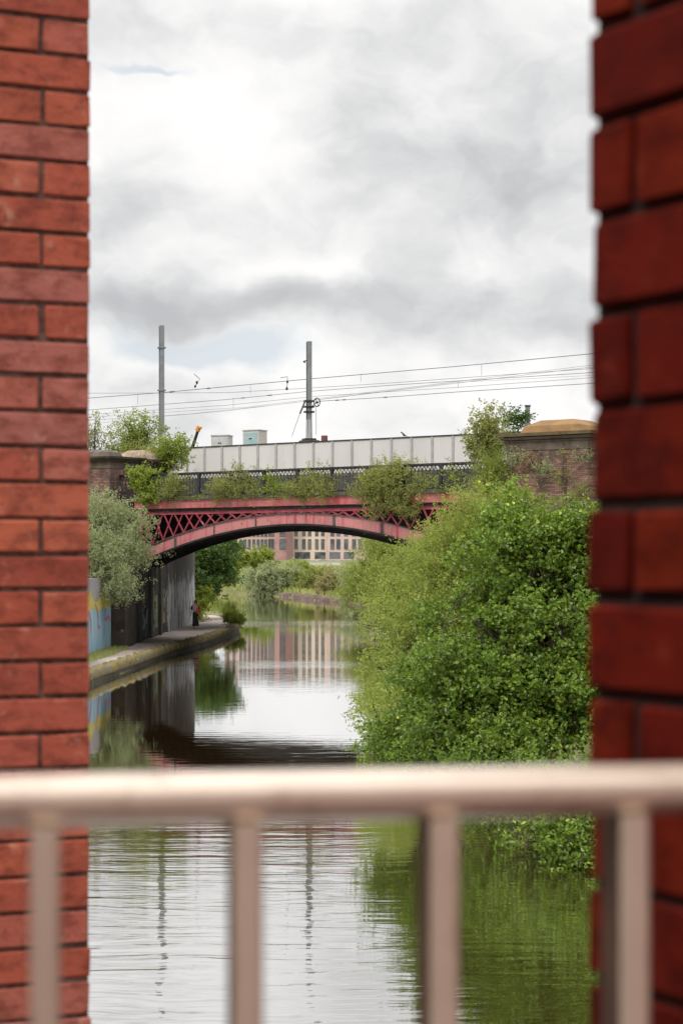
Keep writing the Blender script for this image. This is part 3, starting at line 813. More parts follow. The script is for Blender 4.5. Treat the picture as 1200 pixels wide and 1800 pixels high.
def build_parapet():
    t = thing('iron_parapet', B(0, 0, 7.25), 'black cast iron parapet of interlaced arches along the bridge edge', 'parapet')
    zb, zt = 7.24, 8.34; s0, bay, n = -11.55, 1.89, 12
    off = -.02
    m = MB(); m.box(B(s0+bay*n/2, off, zt), (bay*n/2+.05, .055, .035), (U, N, ZZ)); m.box(B(s0+bay*n/2, off, zt-.055), (bay*n/2, .03, .02), (U, N, ZZ)); m.build('handrail', 'iron', t)
    m = MB(); m.box(B(s0+bay*n/2, off, zb+.10), (bay*n/2, .04, .03), (U, N, ZZ)); m.build('bottom_rail', 'iron', t)
    for i in range(n+1):
        s = s0+i*bay; m = MB(); w = .085 if i else .13
        m.box(B(s, off, (zb+zt)/2), (w*.7, .07, (zt-zb)/2+.0), (U, N, ZZ)); m.box(B(s, off, zb+.14), (w, .09, .14), (U, N, ZZ)); m.box(B(s, off, zt-.10), (w, .08, .05), (U, N, ZZ))
        m.build('post', 'iron', t)
    proto = None
    for i in range(n):
        if proto is None:
            m = MB(); k = 10; g = bay/k; so_ = s0
            for j in range(1, k):
                s = so_+j*g; m.tube([B(s, off, zb+.12), B(s, off, zt-.30)], .019, 5); m.tube([B(s, off, zb+.12), B(s, off, zb+.22)], [.034, .02], 5)
            def arc(sa, sb, za, zc, r):
                P = []
                for q in np.linspace(0, math.pi, 9): P.append(B((sa+sb)/2-(sb-sa)/2*math.cos(q), off, za+(zc-za)*math.sin(q)))
                m.tube(P, r, 5, cap=False)
            for j in range(-0, k-1): arc(so_+j*g, so_+(j+2)*g, zt-.32, zt-.06, .019)
            for j in range(0, k): arc(so_+j*g, so_+(j+1)*g, zt-.52, zt-.37, .014)
            for j in range(0, k): m.tube([B(so_+(j+.5)*g, off, zb+.12), B(so_+(j+.5)*g, off, zt-.39)], .013, 5)
            proto = m.build('panel', 'iron', t, origin=B(s0, off, zb))
        else:
            c = proto.copy(); C.objects.link(c); c.parent = t; b = B(s0+i*bay, off, zb)-wbase(t); c.location = tuple(b)
build_parapet()


def stepped(mb, sa, sb, oa, ob, z0, z1, grow0=0.0, grow1=None):
    g1 = grow0 if grow1 is None else grow1
    mb.hexa([B(sa-grow0, oa-grow0, z0), B(sb+grow0, oa-grow0, z0), B(sb+grow0, ob+grow0, z0), B(sa-grow0, ob+grow0, z0), B(sa-g1, oa-g1, z1), B(sb+g1, oa-g1, z1), B(sb+g1, ob+g1, z1), B(sa-g1, ob+g1, z1)])


def stone_pier(label, sa, sb, oa, ob, zb, zbrick, zfr, zcor, zblk, zcap, cap_in, cols, group='stone capped piers at the ends of the bridge'):
    t = thing('stone_pier', B((sa+sb)/2, (oa+ob)/2, zb), label, 'pier', group)
    m = MB(); stepped(m, sa, sb, oa, ob, zb, zbrick); m.build('brick_shaft', 'old_brick', t)
    m = MB(); stepped(m, sa, sb, oa, ob, zbrick+.002, zfr, .03); m.build('frieze', cols[0], t)
    m = MB(); h = (zcor-zfr)
    stepped(m, sa, sb, oa, ob, zfr+.002, zfr+h*.22, .05, .12); stepped(m, sa, sb, oa, ob, zfr+h*.22+.001, zfr+h*.30, .02); stepped(m, sa, sb, oa, ob, zfr+h*.30+.002, zfr+h*.56, .14, .22); stepped(m, sa, sb, oa, ob, zfr+h*.56+.001, zfr+h*.66, .06)
    m.build('cornice', cols[1], t)
    m = MB(); stepped(m, sa, sb, oa, ob, zfr+h*.66+.002, zcor, .28, .32); m.build('drip_course', cols[3], t)
    m = MB(); a = cap_in
    stepped(m, sa+a, sb-a, oa+a*.5, ob-a*.5, zcor+.002, zblk, .12, -.02)
    stepped(m, sa+a, sb-a, oa+a*.5, ob-a*.5, zblk+.001, zcap, -.02, -.50)
    m.build('capstone', cols[2], t)
    return t


# right pier: its left edge near px 887, well past the dark brick pier on the right
pr = on_plane(890, 800, -.4); sr = s_of(pr, -.4)
stone_pier('old brick pier at the right end of the bridge, with ochre lichened capstone', sr, sr+3.75, -.4, 2.6, .2, 8.71, 9.02, 9.40, 9.70, 9.95, .62, ('dark_stone', 'dark_stone', 'ochre_stone', 'ochre_edge'))
t = thing('parapet_wall', B(sr+1, 1.2, 8), 'dark stone parapet wall running behind the ochre capped pier', 'wall')
m = MB(); m.hexa([B(sr-.3, 2.9, 5), B(sr+12, 2.9, 5), B(sr+12, 3.4, 5), B(sr-.3, 3.4, 5), B(sr-.3, 2.9, 9.30), B(sr+12, 2.9, 9.30), B(sr+12, 3.4, 9.30), B(sr-.3, 3.4, 9.30)]); m.build('wall_body', 'old_brick', t)
m = MB(); m.hexa([B(sr-.42, 2.8, 9.302), B(sr+12, 2.8, 9.302), B(sr+12, 3.5, 9.302), B(sr-.42, 3.5, 9.302), B(sr-.42, 2.8, 9.62), B(sr+12, 2.8, 9.62), B(sr+12, 3.5, 9.62), B(sr-.42, 3.5, 9.62)]); m.build('coping', 'dark_stone', t)
# left piers
sl_ = s_of(on_plane(193, 830, -.7), -.7)
stone_pier('dark stone pier at the far left end of the iron parapet', sl_-3.2, sl_, -.7, 1.2, 3.0, 8.68, 8.94, 9.22, 9.48, 9.62, .75, ('dark_stone', 'dark_stone', 'dark_stone', 'dark_stone'))
sb_ = s_of(on_plane(208, 830, 1.6), 1.6)
pb = stone_pier('squat brick pier with pink tag behind the left end of the iron parapet', sb_-.3, sb_+1.6, 1.6, 3.4, 6.0, 8.74, 8.86, 9.18, 9.38, 9.66, .0, ('dark_stone', 'dark_stone', 'stone', 'dark_stone'))
def ribbon(pts, w, face_n, mat, parent, name='paint_stroke', th=.006):
    """a sprayed line on a wall: pts on the wall plane, w wide, thin, lying proud of it"""
    pts = np.array(pts, float); fn = np.array(face_n, float); mb = MB(); V = []
    for i in range(len(pts)):
        d = pts[min(i+1, len(pts)-1)]-pts[max(i-1, 0)]; d /= np.linalg.norm(d)+1e-9; q = np.cross(d, fn)*w/2
        V += [pts[i]+q, pts[i]-q, pts[i]-q+fn*th, pts[i]+q+fn*th]
    n = len(pts); F = []
    for i in range(n-1):
        for j in range(4): F.append((i*4+j, i*4+(j+1) % 4, (i+1)*4+(j+1) % 4, (i+1)*4+j))
    F += [(3, 2, 1, 0), tuple((n-1)*4+j for j in range(4))]
    return obj(name, V, F, mat, parent)
rg = np.random.default_rng(21)
for q in range(5):
    s1 = sb_-.25+q*.28
    ribbon([B(s1+.10*math.sin(a*1.3+q), 1.555, 8.15+.075*a) for a in np.linspace(0, 7, 18)], .09, -N, ('magenta_paint', 'pale_render')[q % 2], pb)
t = thing('pink_wall', B(-11.0, .9, 7.2), 'low pink painted wall behind the left balusters', 'wall')
m = MB(); m.hexa([B(-11.5, .9, 7.2), B(-9.6, .9, 7.2), B(-9.6, 1.15, 7.2), B(-11.5, 1.15, 7.2), B(-11.5, .9, 8.15), B(-9.6, .9, 8.15), B(-9.6, 1.15, 8.15), B(-11.5, 1.15, 8.15)]); m.build('wall_body', 'pale_render', t)
for q in range(3):
    ribbon([B(-11.4+q*.62+.25*math.sin(a), .894, 7.35+.10*a) for a in np.linspace(0, 6.5, 16)], .10, -N, 'magenta_paint', t)

# ------------------------------------------------------------------ abutments and tagged walls
XW = -9.8
def wall_box(x0, x1, y0, y1, z0, z1):
    return [(x0, y0, z0), (x1, y0, z0), (x1, y1, z0), (x0, y1, z0), (x0, y0, z1), (x1, y0, z1), (x1, y1, z1), (x0, y1, z1)]
t = thing('abutment_wall', (XW, 110, .5), 'dark sooty abutment wall under the bridge, tagged with faded paint beside the towpath', 'wall')
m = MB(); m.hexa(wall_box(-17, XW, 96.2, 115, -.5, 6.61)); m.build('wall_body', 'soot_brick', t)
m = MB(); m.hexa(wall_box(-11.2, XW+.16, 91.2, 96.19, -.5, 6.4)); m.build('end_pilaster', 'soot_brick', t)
for y in (98.6, 104.2, 109.8):
    m = MB(); m.hexa(wall_box(XW+.0, XW+.14, y, y+.9, -.5, 4.6)); m.build('buttress', 'concrete', t)
rg = np.random.default_rng(33)
for q in range(26):
    y = rg.uniform(97, 114.5); z = rg.uniform(1.0, 2.6); a = rg.uniform(.4, 1.0); k = rg.uniform(2, 5)
    pts = [(XW+.003, y+1.1*u+.35*math.sin(k*u*2), z+a*math.sin(k*u+q)*.8) for u in np.linspace(0, 1.6, 16)]
    if any(98.4 < p[1] < 99.7 or 104 < p[1] < 105.3 or 109.6 < p[1] < 110.9 for p in pts): continue
    ribbon(pts, rg.uniform(.12, .3), (1, 0, 0), ('green_paint', 'ochre_paint', 'teal_paint', 'pale_render')[q % 4], t)
for (y0, y1, z0, z1, mt) in ((99.8, 102.2, 1.0, 2.7, 'teal_paint'), (106.0, 109.2, .9, 2.6, 'green_paint'), (111.2, 114.0, 1.0, 2.4, 'ochre_paint')):
    m = MB(); m.hexa(wall_box(XW+.0005, XW+.0025, y0, y1, z0, z1)); m.build('paint_patch', mt, t)
t = thing('whitewashed_wall', (XW, 126, .5), 'flaking whitewashed wall at the far end of the underpass beside the walker', 'wall')
m = MB(); m.hexa(wall_box(-17, XW+.05, 115.02, 136.3, -.5, 6.9)); m.build('wall_body', 'white_wall', t)
t = thing('wing_wall', (-10.25, 80, .5), 'blue painted wing wall with yellow and pink tags, left of the underpass', 'wall')
m = MB(); m.hexa(wall_box(-10.9, -10.25, 40, 91.15, -.3, 2.45)); m.build('blue_wall', 'blue_paint', t)
m = MB(); m.hexa(wall_box(-10.9, -10.26, 40, 91.15, 2.452, 3.6)); m.build('pale_top', 'pale_render', t)
m = MB(); rgw = np.random.default_rng(8)
ys_ = np.linspace(72, 91.1, 40); lo_ = [(-10.246, y, 2.28+.13*math.sin(y*2.1)+rgw.normal()*.06) for y in ys_]; hi_ = [(-10.246, y, 2.78+.2*math.sin(y*1.3)+rgw.normal()*.08) for y in ys_]
V = lo_+hi_+[(-10.2585, p[1], p[2]) for p in lo_+hi_]
obj('yellow_patch', V, [(i, i+1, 41+i, 40+i) for i in range(39)]+[(80+i, 120+i, 121+i, 81+i) for i in range(39)], 'yellow_paint', t)
for q in range(5):
    y = 76+q*3.1
    ribbon([(-10.238, y+.9*u+.35*math.sin(3.1*u+q*2), 2.55-.35*u-.5*abs(math.sin(1.3*u+q))) for u in np.linspace(0, 2, 22)], .13, (1, 0, 0), 'magenta_paint', t)
t = thing('right_abutment', (6, 100, .0), 'shadowed brick abutment on the right bank under the bridge', 'wall')
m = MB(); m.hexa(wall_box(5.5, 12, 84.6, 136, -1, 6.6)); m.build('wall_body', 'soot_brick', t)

# ------------------------------------------------------------------ railway viaduct behind, with its panel fence
OV = 18.0
t = thing('rail_viaduct', B(0, OV, 7), 'wide concrete railway viaduct standing behind the red bridge', 'viaduct')
m = MB(); m.hexa([B(-60, OV, 7.0), B(60, OV, 7.0), B(60, OV+14.5, 7.0), B(-60, OV+14.5, 7.0), B(-60, OV, 8.6), B(60, OV, 8.6), B(60, OV+14.5, 8.6), B(-60, OV+14.5, 8.6)]); m.build('deck', 'concrete', t)
m = MB(); m.hexa([B(-60, OV-.25, 7.6), B(60, OV-.25, 7.6), B(60, OV-.002, 7.6), B(-60, OV-.002, 7.6), B(-60, OV-.25, 9.15), B(60, OV-.25, 9.15), B(60, OV-.002, 9.15), B(-60, OV-.002, 9.15)]); m.build('edge_girder', 'concrete', t)
m = MB()
for i in range(14): m.hexa([B(-14, OV+.4+i, 6.72), B(14, OV+.4+i, 6.72), B(14, OV+.7+i, 6.72), B(-14, OV+.7+i, 6.72), B(-14, OV+.4+i, 6.998), B(14, OV+.4+i, 6.998), B(14, OV+.7+i, 6.998), B(-14, OV+.7+i, 6.998)])
m.build('soffit_beams', 'soot', t)

t = thing('panel_fence', B(0, OV, 9.15), 'off white panel fence with grey posts along the viaduct edge', 'fence')
sA = s_of(on_plane(333, 788, OV), OV)-1.32*3; bay = 1.305
zt_ = 10.88
pp = None; pst = None
for i in range(33):
    s = sA+i*bay
    if pp is None:
        m = MB(); m.box(B(s+bay/2, OV-.10, (9.15+zt_)/2), (bay/2-.02, .03, (zt_-9.15)/2), (U, N, ZZ)); pp = m.build('panel', 'panel', t, origin=B(s, OV, 9.15))
        m = MB(); m.box(B(s, OV-.135, (9.15+zt_)/2), (.065, .05, (zt_-9.15)/2-.004), (U, N, ZZ)); pst = m.build('post', 'panel_post', t, origin=B(s, OV, 9.15))
    else:
        for o in (pp, pst):
            c = o.copy(); C.objects.link(c); c.parent = t; c.location = tuple(B(s, OV, 9.15)-wbase(t))
m = MB(); m.box(B(sA+bay*16.5, OV-.10, zt_+.03), (bay*16.5, .075, .028), (U, N, ZZ)); m.build('top_cap', 'dark_fitting', t)


# ------------------------------------------------------------------ masts, wires and trackside things
def mast(label, px, ptop, o, zb, w, kit):
    p = on_plane(px, ptop, o); zt = p[2]; b = np.array((p[0], p[1], zb))
    t = thing('catenary_mast', b, label, 'mast', 'steel masts of the overhead line')
    ang = .3; ax = (np.array((math.cos(ang), math.sin(ang), 0)), np.array((-math.sin(ang), math.cos(ang), 0)), ZZ)
    m = MB(); h = (zt-zb)/2; zc = zb+h
    m.box((b[0], b[1], zc), (w*.07, w*.5, h), ax)
    for sg in (-1, 1): m.box(np.array((b[0], b[1], zc))+ax[1]*sg*w*.5, (w*.5, w*.07, h), ax)
    m.tube([(b[0], b[1], zb), (b[0], b[1], zt-.02)], w*.34, 8)
    m.build('shaft', 'mast', t)
    m = MB(); m.box((b[0], b[1], zb+.05), (w*1.3, w*1.3, .05), ax); m.build('base_plate', 'dark_fitting', t)
    return t, b, ax, zt
ML, mlb, max_, mlt = mast('taller grey mast rising behind the left end of the fence', 284, 572, 19.5, 8.6, .27, 0)
for y in (611, 686, 755):
    z = on_plane(284, y, 19.5)[2]; m = MB(); m.box((mlb[0], mlb[1], z), (.22, .20, .04), max_); m.tube([(mlb[0], mlb[1], z), (mlb[0]-.1+(.5 if y > 700 else .28), mlb[1]-.2, z)], .035, 6); m.build('clamp', 'mast', ML)
m = MB(); z = on_plane(284, 770, 19.5)[2]; m.box((mlb[0]+.17, mlb[1]-.2, z), (.09, .06, .28)); m.box((mlb[0]+.22, mlb[1]-.2, z+.5), (.06, .06, .22)); m.build('switch_box', 'mast_low', ML)
MR, mrb, max_, mrt = mast('shorter grey mast with a tensioning wheel and guy wire, behind the fence', 543, 600, 18.9, on_plane(543, 774, 18.9)[2], .25, 1)
zz = lambda y: on_plane(543, y, 18.9)[2]
m = MB(); m.tube([(mrb[0], mrb[1], mrb[2]+.02), (mrb[0], mrb[1], zz(738))], [.19, .17], 10); m.build('sleeve', 'mast_low', MR)
for y in (705, 715, 724):
    m = MB(); m.box((mrb[0], mrb[1], zz(y)), (.26, .2, .045), max_); m.build('clamp', 'dark_fitting', MR)
m = MB(); m.tube([(mrb[0], mrb[1]-.05, zz(634)), (mrb[0]-.2, mrb[1]-.2, zz(634)-.02), (mrb[0]-.27, mrb[1]-.25, zz(637))], [.03, .03, .08], 6); m.build('lamp_bracket', 'dark_fitting', MR)
cw = on_plane(557, 707, 18.6); m = MB()
P = [cw+U*.21*math.cos(a)+ZZ*.23*math.sin(a) for a in np.linspace(0, 2*math.pi, 21)]; m.tube(P, .032, 6, cap=False)
for a in (.4, 1.97, 3.54, 5.1): m.tube([cw, cw+U*.2*math.cos(a)+ZZ*.22*math.sin(a)], .018, 5)
m.tube([cw-N*.1, cw+N*.1], .05, 8); m.tube([cw, (mrb[0], mrb[1], cw[2]-.3)], .025, 5); m.build('tension_wheel', 'dark_fitting', MR)
m = MB(); m.tube([(mrb[0]+.38, mrb[1]-.2, cw[2]-.2), (mrb[0]+.40, mrb[1]-.2, mrb[2]+.3)], .014, 5); m.build('weight_rope', 'wire', MR)
m = MB(); m.tube([on_plane(536, 705, 18.8), on_plane(527, 727, 18.8)], .05, 6); m.tube([on_plane(527, 727, 18.8), on_plane(513, 766, 18.8)], .014, 5); m.build('guy_wire', 'wire', MR)
plinth = thing('mast_plinth', (mrb[0], mrb[1], 8.6), 'concrete plinth under the mast with the tensioning wheel, behind the fence', 'plinth')
m = MB(); m.box((mrb[0], mrb[1]+.05, (8.6+mrb[2])/2), (.45, .45, (mrb[2]-8.6)/2), max_); m.build('plinth_body', 'concrete', plinth)
m = MB(); q = on_plane(570, 771, 18.8); m.box(q, (.13, .12, .17), (U, N, ZZ)); m.tube([q-ZZ*.16, (q[0], q[1], 9.0)], .04, 6)
tag(m.build('junction_box', 'maroon'), 'small maroon box at the foot of the mast with the wheel', 'box')

WG = 'overhead wires strung across the sky'
def wire(label, pts, o, r, sag=0.0, marks=(), tail=None):
    """pts: where the wire is seen, carried on straight past both ends"""
    P = [on_plane(x, y, o) for x, y in pts]
    a, b = P[0], P[-1]
    P = [a+(a-P[1])/np.linalg.norm(a-P[1])*25] + P + [b+(b-P[-2])/np.linalg.norm(b-P[-2])*22] if tail is None else P
    m = MB(); out = []
    for i in range(len(P)-1):
        for t_ in np.linspace(0, 1, 7)[:-1]: out.append(P[i]*(1-t_)+P[i+1]*t_)
    out.append(P[-1]); m.tube(out, r, 5)
    for x0, x1 in marks:
        ys = np.interp([x0, x1], [p[0] for p in pts], [p[1] for p in pts]); m.tube([on_plane(x0, ys[0], o), on_plane(x1, ys[1], o)], r*2.2, 6)
    return tag(m.build('overhead_wire', 'wire', smooth=True), label, 'wire', WG)
wire('topmost and thickest wire, passing both masts and climbing to the right', [(163, 699), (284, 690), (543, 666), (800, 644), (1035, 622)], 22.0, .021, marks=((298, 306), (364, 369)))
wire('second wire from the top, just under the thickest one', [(163, 691), (400, 690), (543, 682), (700, 672), (1035, 648)], 24.0, .013)
wire('third wire from the top, meeting the middle of the wheeled mast', [(163, 720), (400, 702), (540, 688), (700, 676), (1035, 655)], 21.0, .016, marks=((424, 430), (470, 478)))
wire('fourth wire from the top, close under the third', [(163, 728), (400, 712), (560, 696), (800, 681), (1035, 664)], 26.0, .012)
wire('fifth wire from the top, reaching the mast beside the wheel', [(163, 738), (330, 728), (480, 712), (530, 706)], 23.0, .010)
wire('lowest wire on the right, tied to the tensioning wheel', [(563, 705), (680, 698), (800, 689), (1035, 674), (1150, 666)], 18.6, .017, marks=((590, 595), (602, 607), (675, 680)), tail=1)
wire('thin wire low on the left, dipping towards the leafy bush', [(163, 733), (330, 722), (430, 716), (520, 705)], 25.0, .009)
wire('faint wire low over the left bush tops', [(163, 745), (250, 735), (400, 722), (560, 702), (800, 672), (1035, 660)], 28.0, .008)
def hanger(label, pts, o, r, blobs):
    m = MB(); P = [on_plane(x, y, o) for x, y in pts]; m.tube(P, r, 5)
    for x, y, k in blobs: c = on_plane(x, y, o); m.tube([c-ZZ*k, c, c+ZZ*k], [k*.5, k, k*.5], 6)
    return tag(m.build('line_insulator', 'dark_fitting'), label, 'insulator', 'insulators hung on the overhead line')
hanger('bent arm insulator hanging in the sky right of the taller mast', [(341, 657), (351, 666), (346, 674), (342, 680)], 23, .022, [(346, 672, .09), (343, 679, .08)])
hanger('straight upright insulator on the wires left of the wheeled mast', [(493, 664), (505, 662), (505, 672), (504, 684)], 22, .018, [(505, 671, .08), (504, 683, .09)])
for x, ya, yb, o, lb in ((440, 678, 692, 22.5, 'thin dropper between wires midway between the masts'), (846, 640, 660, 22.5, 'longest dropper under the top wire, right of the pale fence middle'), (634, 657, 671, 22.5, 'short dropper under the top wire, just right of the wheeled mast'), (805, 671, 681, 22.5, 'short dropper between the lower wires, left of the longest dropper'), (242, 694, 710, 22.5, 'thin dropper left of the taller mast'), (410, 698, 718, 24.5, 'thin dropper between the lower wires, nearer the taller mast')):
    m = MB(); m.tube([on_plane(x, ya, o), on_plane(x, yb, o)], .010, 5); tag(m.build('wire_dropper', 'wire'), lb, 'dropper', 'droppers between the overhead wires')

def cabinet(label, x0, x1, ytop, o, ang, fm, sm):
    a, b = on_plane(x0, ytop, o), on_plane(x1, ytop, o); c = (a+b)/2; w = np.linalg.norm((b-a))*.5*.80
    ax = (np.array((math.cos(ang), math.sin(ang), 0)), np.array((-math.sin(ang), math.cos(ang), 0)), ZZ)
    t = thing('trackside_cabinet', (c[0], c[1], 8.6), label, 'cabinet', 'cabinets behind the fence'); h = (a[2]-8.6)/2
    m = MB(); m.box((c[0], c[1], 8.6+h-.03), (w, w*.8, h-.03), ax); m.build('cabinet_body', fm, t)
    m = MB(); m.box((c[0], c[1], 8.6+2*h-.02), (w+.04, w*.8+.04, .025), ax); m.build('lid', 'grey_box', t)
    m = MB(); m.box(np.array((c[0], c[1], 8.6+h-.05))-ax[1]*(w*.8+.012), (w*.86, .01, h-.12), ax); m.build('door', sm, t)
    m = MB(); m.box(np.array((c[0], c[1], 8.6+h*1.7))-ax[1]*(w*.8+.03), (.10, .012, .03), ax); m.build('handle', 'dark_fitting', t)
cabinet('squat grey cabinet showing over the fence, left of the cream one', 375, 405, 766, 20.5, -.25, 'grey_box', 'grey_box')
cabinet('cream cabinet with teal sprayed front showing over the fence', 432, 464, 757, 20.5, -.55, 'cream_box', 'teal_box')
t = thing('slanted_pole', on_plane(334, 800, 20), 'dark slanting pole with an orange tip above the left end of the fence', 'pole')
m = MB(); m.tube([on_plane(330, 812, 20), on_plane(348, 756, 20)], [.10, .085], 8); m.build('shaft', 'dark_fitting', t)
m = MB(); m.tube([on_plane(347, 757, 20), on_plane(350, 749, 20)], [.16, .12], 8); m.tube([on_plane(349, 752, 20), on_plane(354, 752, 20)], [.1, .07], 8); m.build('orange_tip', 'orange', t)
t = thing('grey_post', on_plane(927, 760, 14), 'slim grey post rising behind the ochre capstone', 'post')
m = MB(); a = on_plane(927, 714, 14); m.tube([(a[0], a[1], 8), a], .12, 8); m.build('shaft', 'mast', t)
m = MB(); m.box(a+ZZ*.02, (.14, .14, .03)); m.build('post_cap', 'dark_fitting', t)
# bird
b = on_plane(709, 768, OV-.1); b[2] = zt_+.06
t = thing('bird', b, 'small black bird perched on top of the fence', 'bird')
m = MB(); cs = []
for (du, dz, r) in ((-.24, .02, .012), (-.14, .06, .03), (-.05, .10, .062), (.03, .15, .068), (.08, .20, .05), (.11, .235, .042), (.145, .25, .04), (.175, .25, .022), (.215, .242, .004)):
    cs.append([b-U*du+ZZ*(dz+r*math.sin(w))+N*r*math.cos(w)*.9 for w in np.linspace(0, 2*math.pi, 9)[:-1]])
m.rings(cs)
for q in (-.02, .02): m.tube([b+N*q+ZZ*.07, b+N*q-ZZ*.005], .007, 4)
m.build('bird_body', 'feather', t, smooth=True)

# ------------------------------------------------------------------ person walking on the towpath
def build_person():
    p0 = np.array((-8.62, 121.0, .465)); t = thing('person', p0, 'person walking on the towpath in long black skirt and pale top', 'person')
    J = {}; E = []; rad = []; names = []
    def j(n, x, y, z, r, par=None):
        J[n] = len(names); names.append((x, y, z)); rad.append(r)
        if par is not None: E.append((J[par], J[n]))
    j('pelvis', 0, 0, .90, .135); j('waist', 0, .0, 1.04, .115, 'pelvis'); j('chest', 0, .0, 1.24, .145, 'waist'); j('neck0', 0, .0, 1.40, .06, 'chest'); j('neck', 0, -.01, 1.45, .048, 'neck0')
    j('jaw', 0, -.03, 1.50, .062, 'neck'); j('head', 0, -.02, 1.57, .082, 'jaw'); j('crown', 0, -.01, 1.63, .065, 'head')
    for sg, n in ((-1, 'l'), (1, 'r')):
        j('hip'+n, sg*.09, 0, .84, .095, 'pelvis'); j('knee'+n, sg*.10, -.08 if sg > 0 else .06, .47, .058, 'hip'+n); j('ank'+n, sg*.10, -.10 if sg > 0 else .12, .10, .036, 'knee'+n); j('toe'+n, sg*.11, -.24 if sg > 0 else -.0, .03, .03, 'ank'+n)
        j('sh'+n, sg*.17, 0, 1.36, .058, 'chest'); j('elb'+n, sg*.23, .03, 1.10, .043, 'sh'+n)
        if sg > 0: j('wr'+n, .16, -.20, 1.08, .030, 'elb'+n); hp = (.10, -.25, 1.10)
        else: j('wr'+n, -.24, -.10, .88, .030, 'elb'+n); hp = (-.24, -.13, .80)
        j('palm'+n, *hp, .030, 'wr'+n)
        base = np.array(hp); dr = base-np.array(names[J['wr'+n]]); dr /= np.linalg.norm(dr); side = np.array((0, 1, 0)) if sg < 0 else np.array((0, 0, 1.0))
        for f, ln in enumerate((.055, .07, .075, .068)):
            b = base+side*(f-1.5)*.018+dr*.03; j('f%d%s' % (f, n), *b, .009, 'palm'+n); e = b+dr*ln+np.array((sg*-.012, 0, -.005)); j('g%d%s' % (f, n), *e, .007, 'f%d%s' % (f, n))
        b = base+side*-.04; j('th'+n, *b, .010, 'palm'+n); j('tt'+n, *(b+dr*.045+side*-.015), .008, 'th'+n)
    me = bpy.data.meshes.new('body'); me.from_pydata(names, E, []); me.materials.append(M['skin'])
    o = bpy.data.objects.new('body', me); C.objects.link(o); o.parent = t
    md = o.modifiers.new('skin', 'SKIN')
    for i, r in enumerate(rad): me.skin_vertices[0].data[i].radius = (r, r)
    me.skin_vertices[0].data[0].use_root = True
    sb = o.modifiers.new('sub', 'SUBSURF'); sb.levels = 1; sb.render_levels = 2
    def loft(name, secs, mat, fold=0):
        m = MB(); rg_ = []
        for (x, y, z, rx, ry) in secs:
            rg_.append([p0+np.array((x+rx*math.cos(a)*(1+fold*math.sin(a*7+z*3)*(1.2-z)), y+ry*math.sin(a)*(1+fold*math.sin(a*7+z*3)*(1.2-z)), z)) for a in np.linspace(0, 2*math.pi, 25)[:-1]])
        m.rings(rg_); return m.build(name, mat, t, smooth=True)
    loft('skirt', [(0, .0, .16, .20, .21), (0, 0, .30, .185, .195), (0, 0, .6, .175, .18), (0, 0, .85, .17, .16), (0, 0, .98, .15, .13), (0, 0, 1.06, .13, .115)], 'black_cloth', .09)
    loft('blouse', [(0, 0, .98, .162, .14), (0, 0, 1.08, .15, .13), (0, 0, 1.22, .172, .155), (0, 0, 1.34, .18, .14), (0, 0, 1.42, .10, .08)], 'blouse')
    for sg in (-1, 1):
        m = MB(); m.tube([p0+np.array((sg*.13, 0, 1.37)), p0+np.array((sg*.19, .0, 1.33)), p0+np.array((sg*.235, .03, 1.13))], [.065, .072, .062], 10); m.build('sleeve', 'black_cloth' if sg < 0 else 'red_bag', t, smooth=True)
    m = MB(); rg_ = []
    for z, rx, ry, y in ((1.30, .06, .03, .09), (1.40, .085, .05, .07), (1.50, .098, .085, .03), (1.58, .103, .105, .012), (1.64, .09, .095, .005), (1.685, .05, .055, .0)):
        rg_.append([p0+np.array((rx*math.cos(a), y+ry*math.sin(a), z)) for a in np.linspace(0, 2*math.pi, 17)[:-1]])
    m.rings(rg_); m.build('hair', 'hair', t, smooth=True)
    for sg, y in ((1, -.16), (-1, .06)):
        m = MB(); m.box(p0+np.array((sg*.105, y, .035)), (.045, .125, .035)); m.build('shoe', 'pink_shoe', t)
    m = MB(); c = p0+np.array((.17, -.22, 1.02)); m.box(c, (.13, .05, .13)); m.tube([c+(-.09, 0, .13), c+(-.10, .05, .25), c+(-.02, .22, .38)], .014, 6); m.tube([c+(.09, 0, .13), c+(.06, .1, .28), c+(.0, .22, .38)], .014, 6)
    tag(m.build('shoulder_bag', 'red_bag'), 'red bag held by the person on the towpath', 'bag')
build_person()

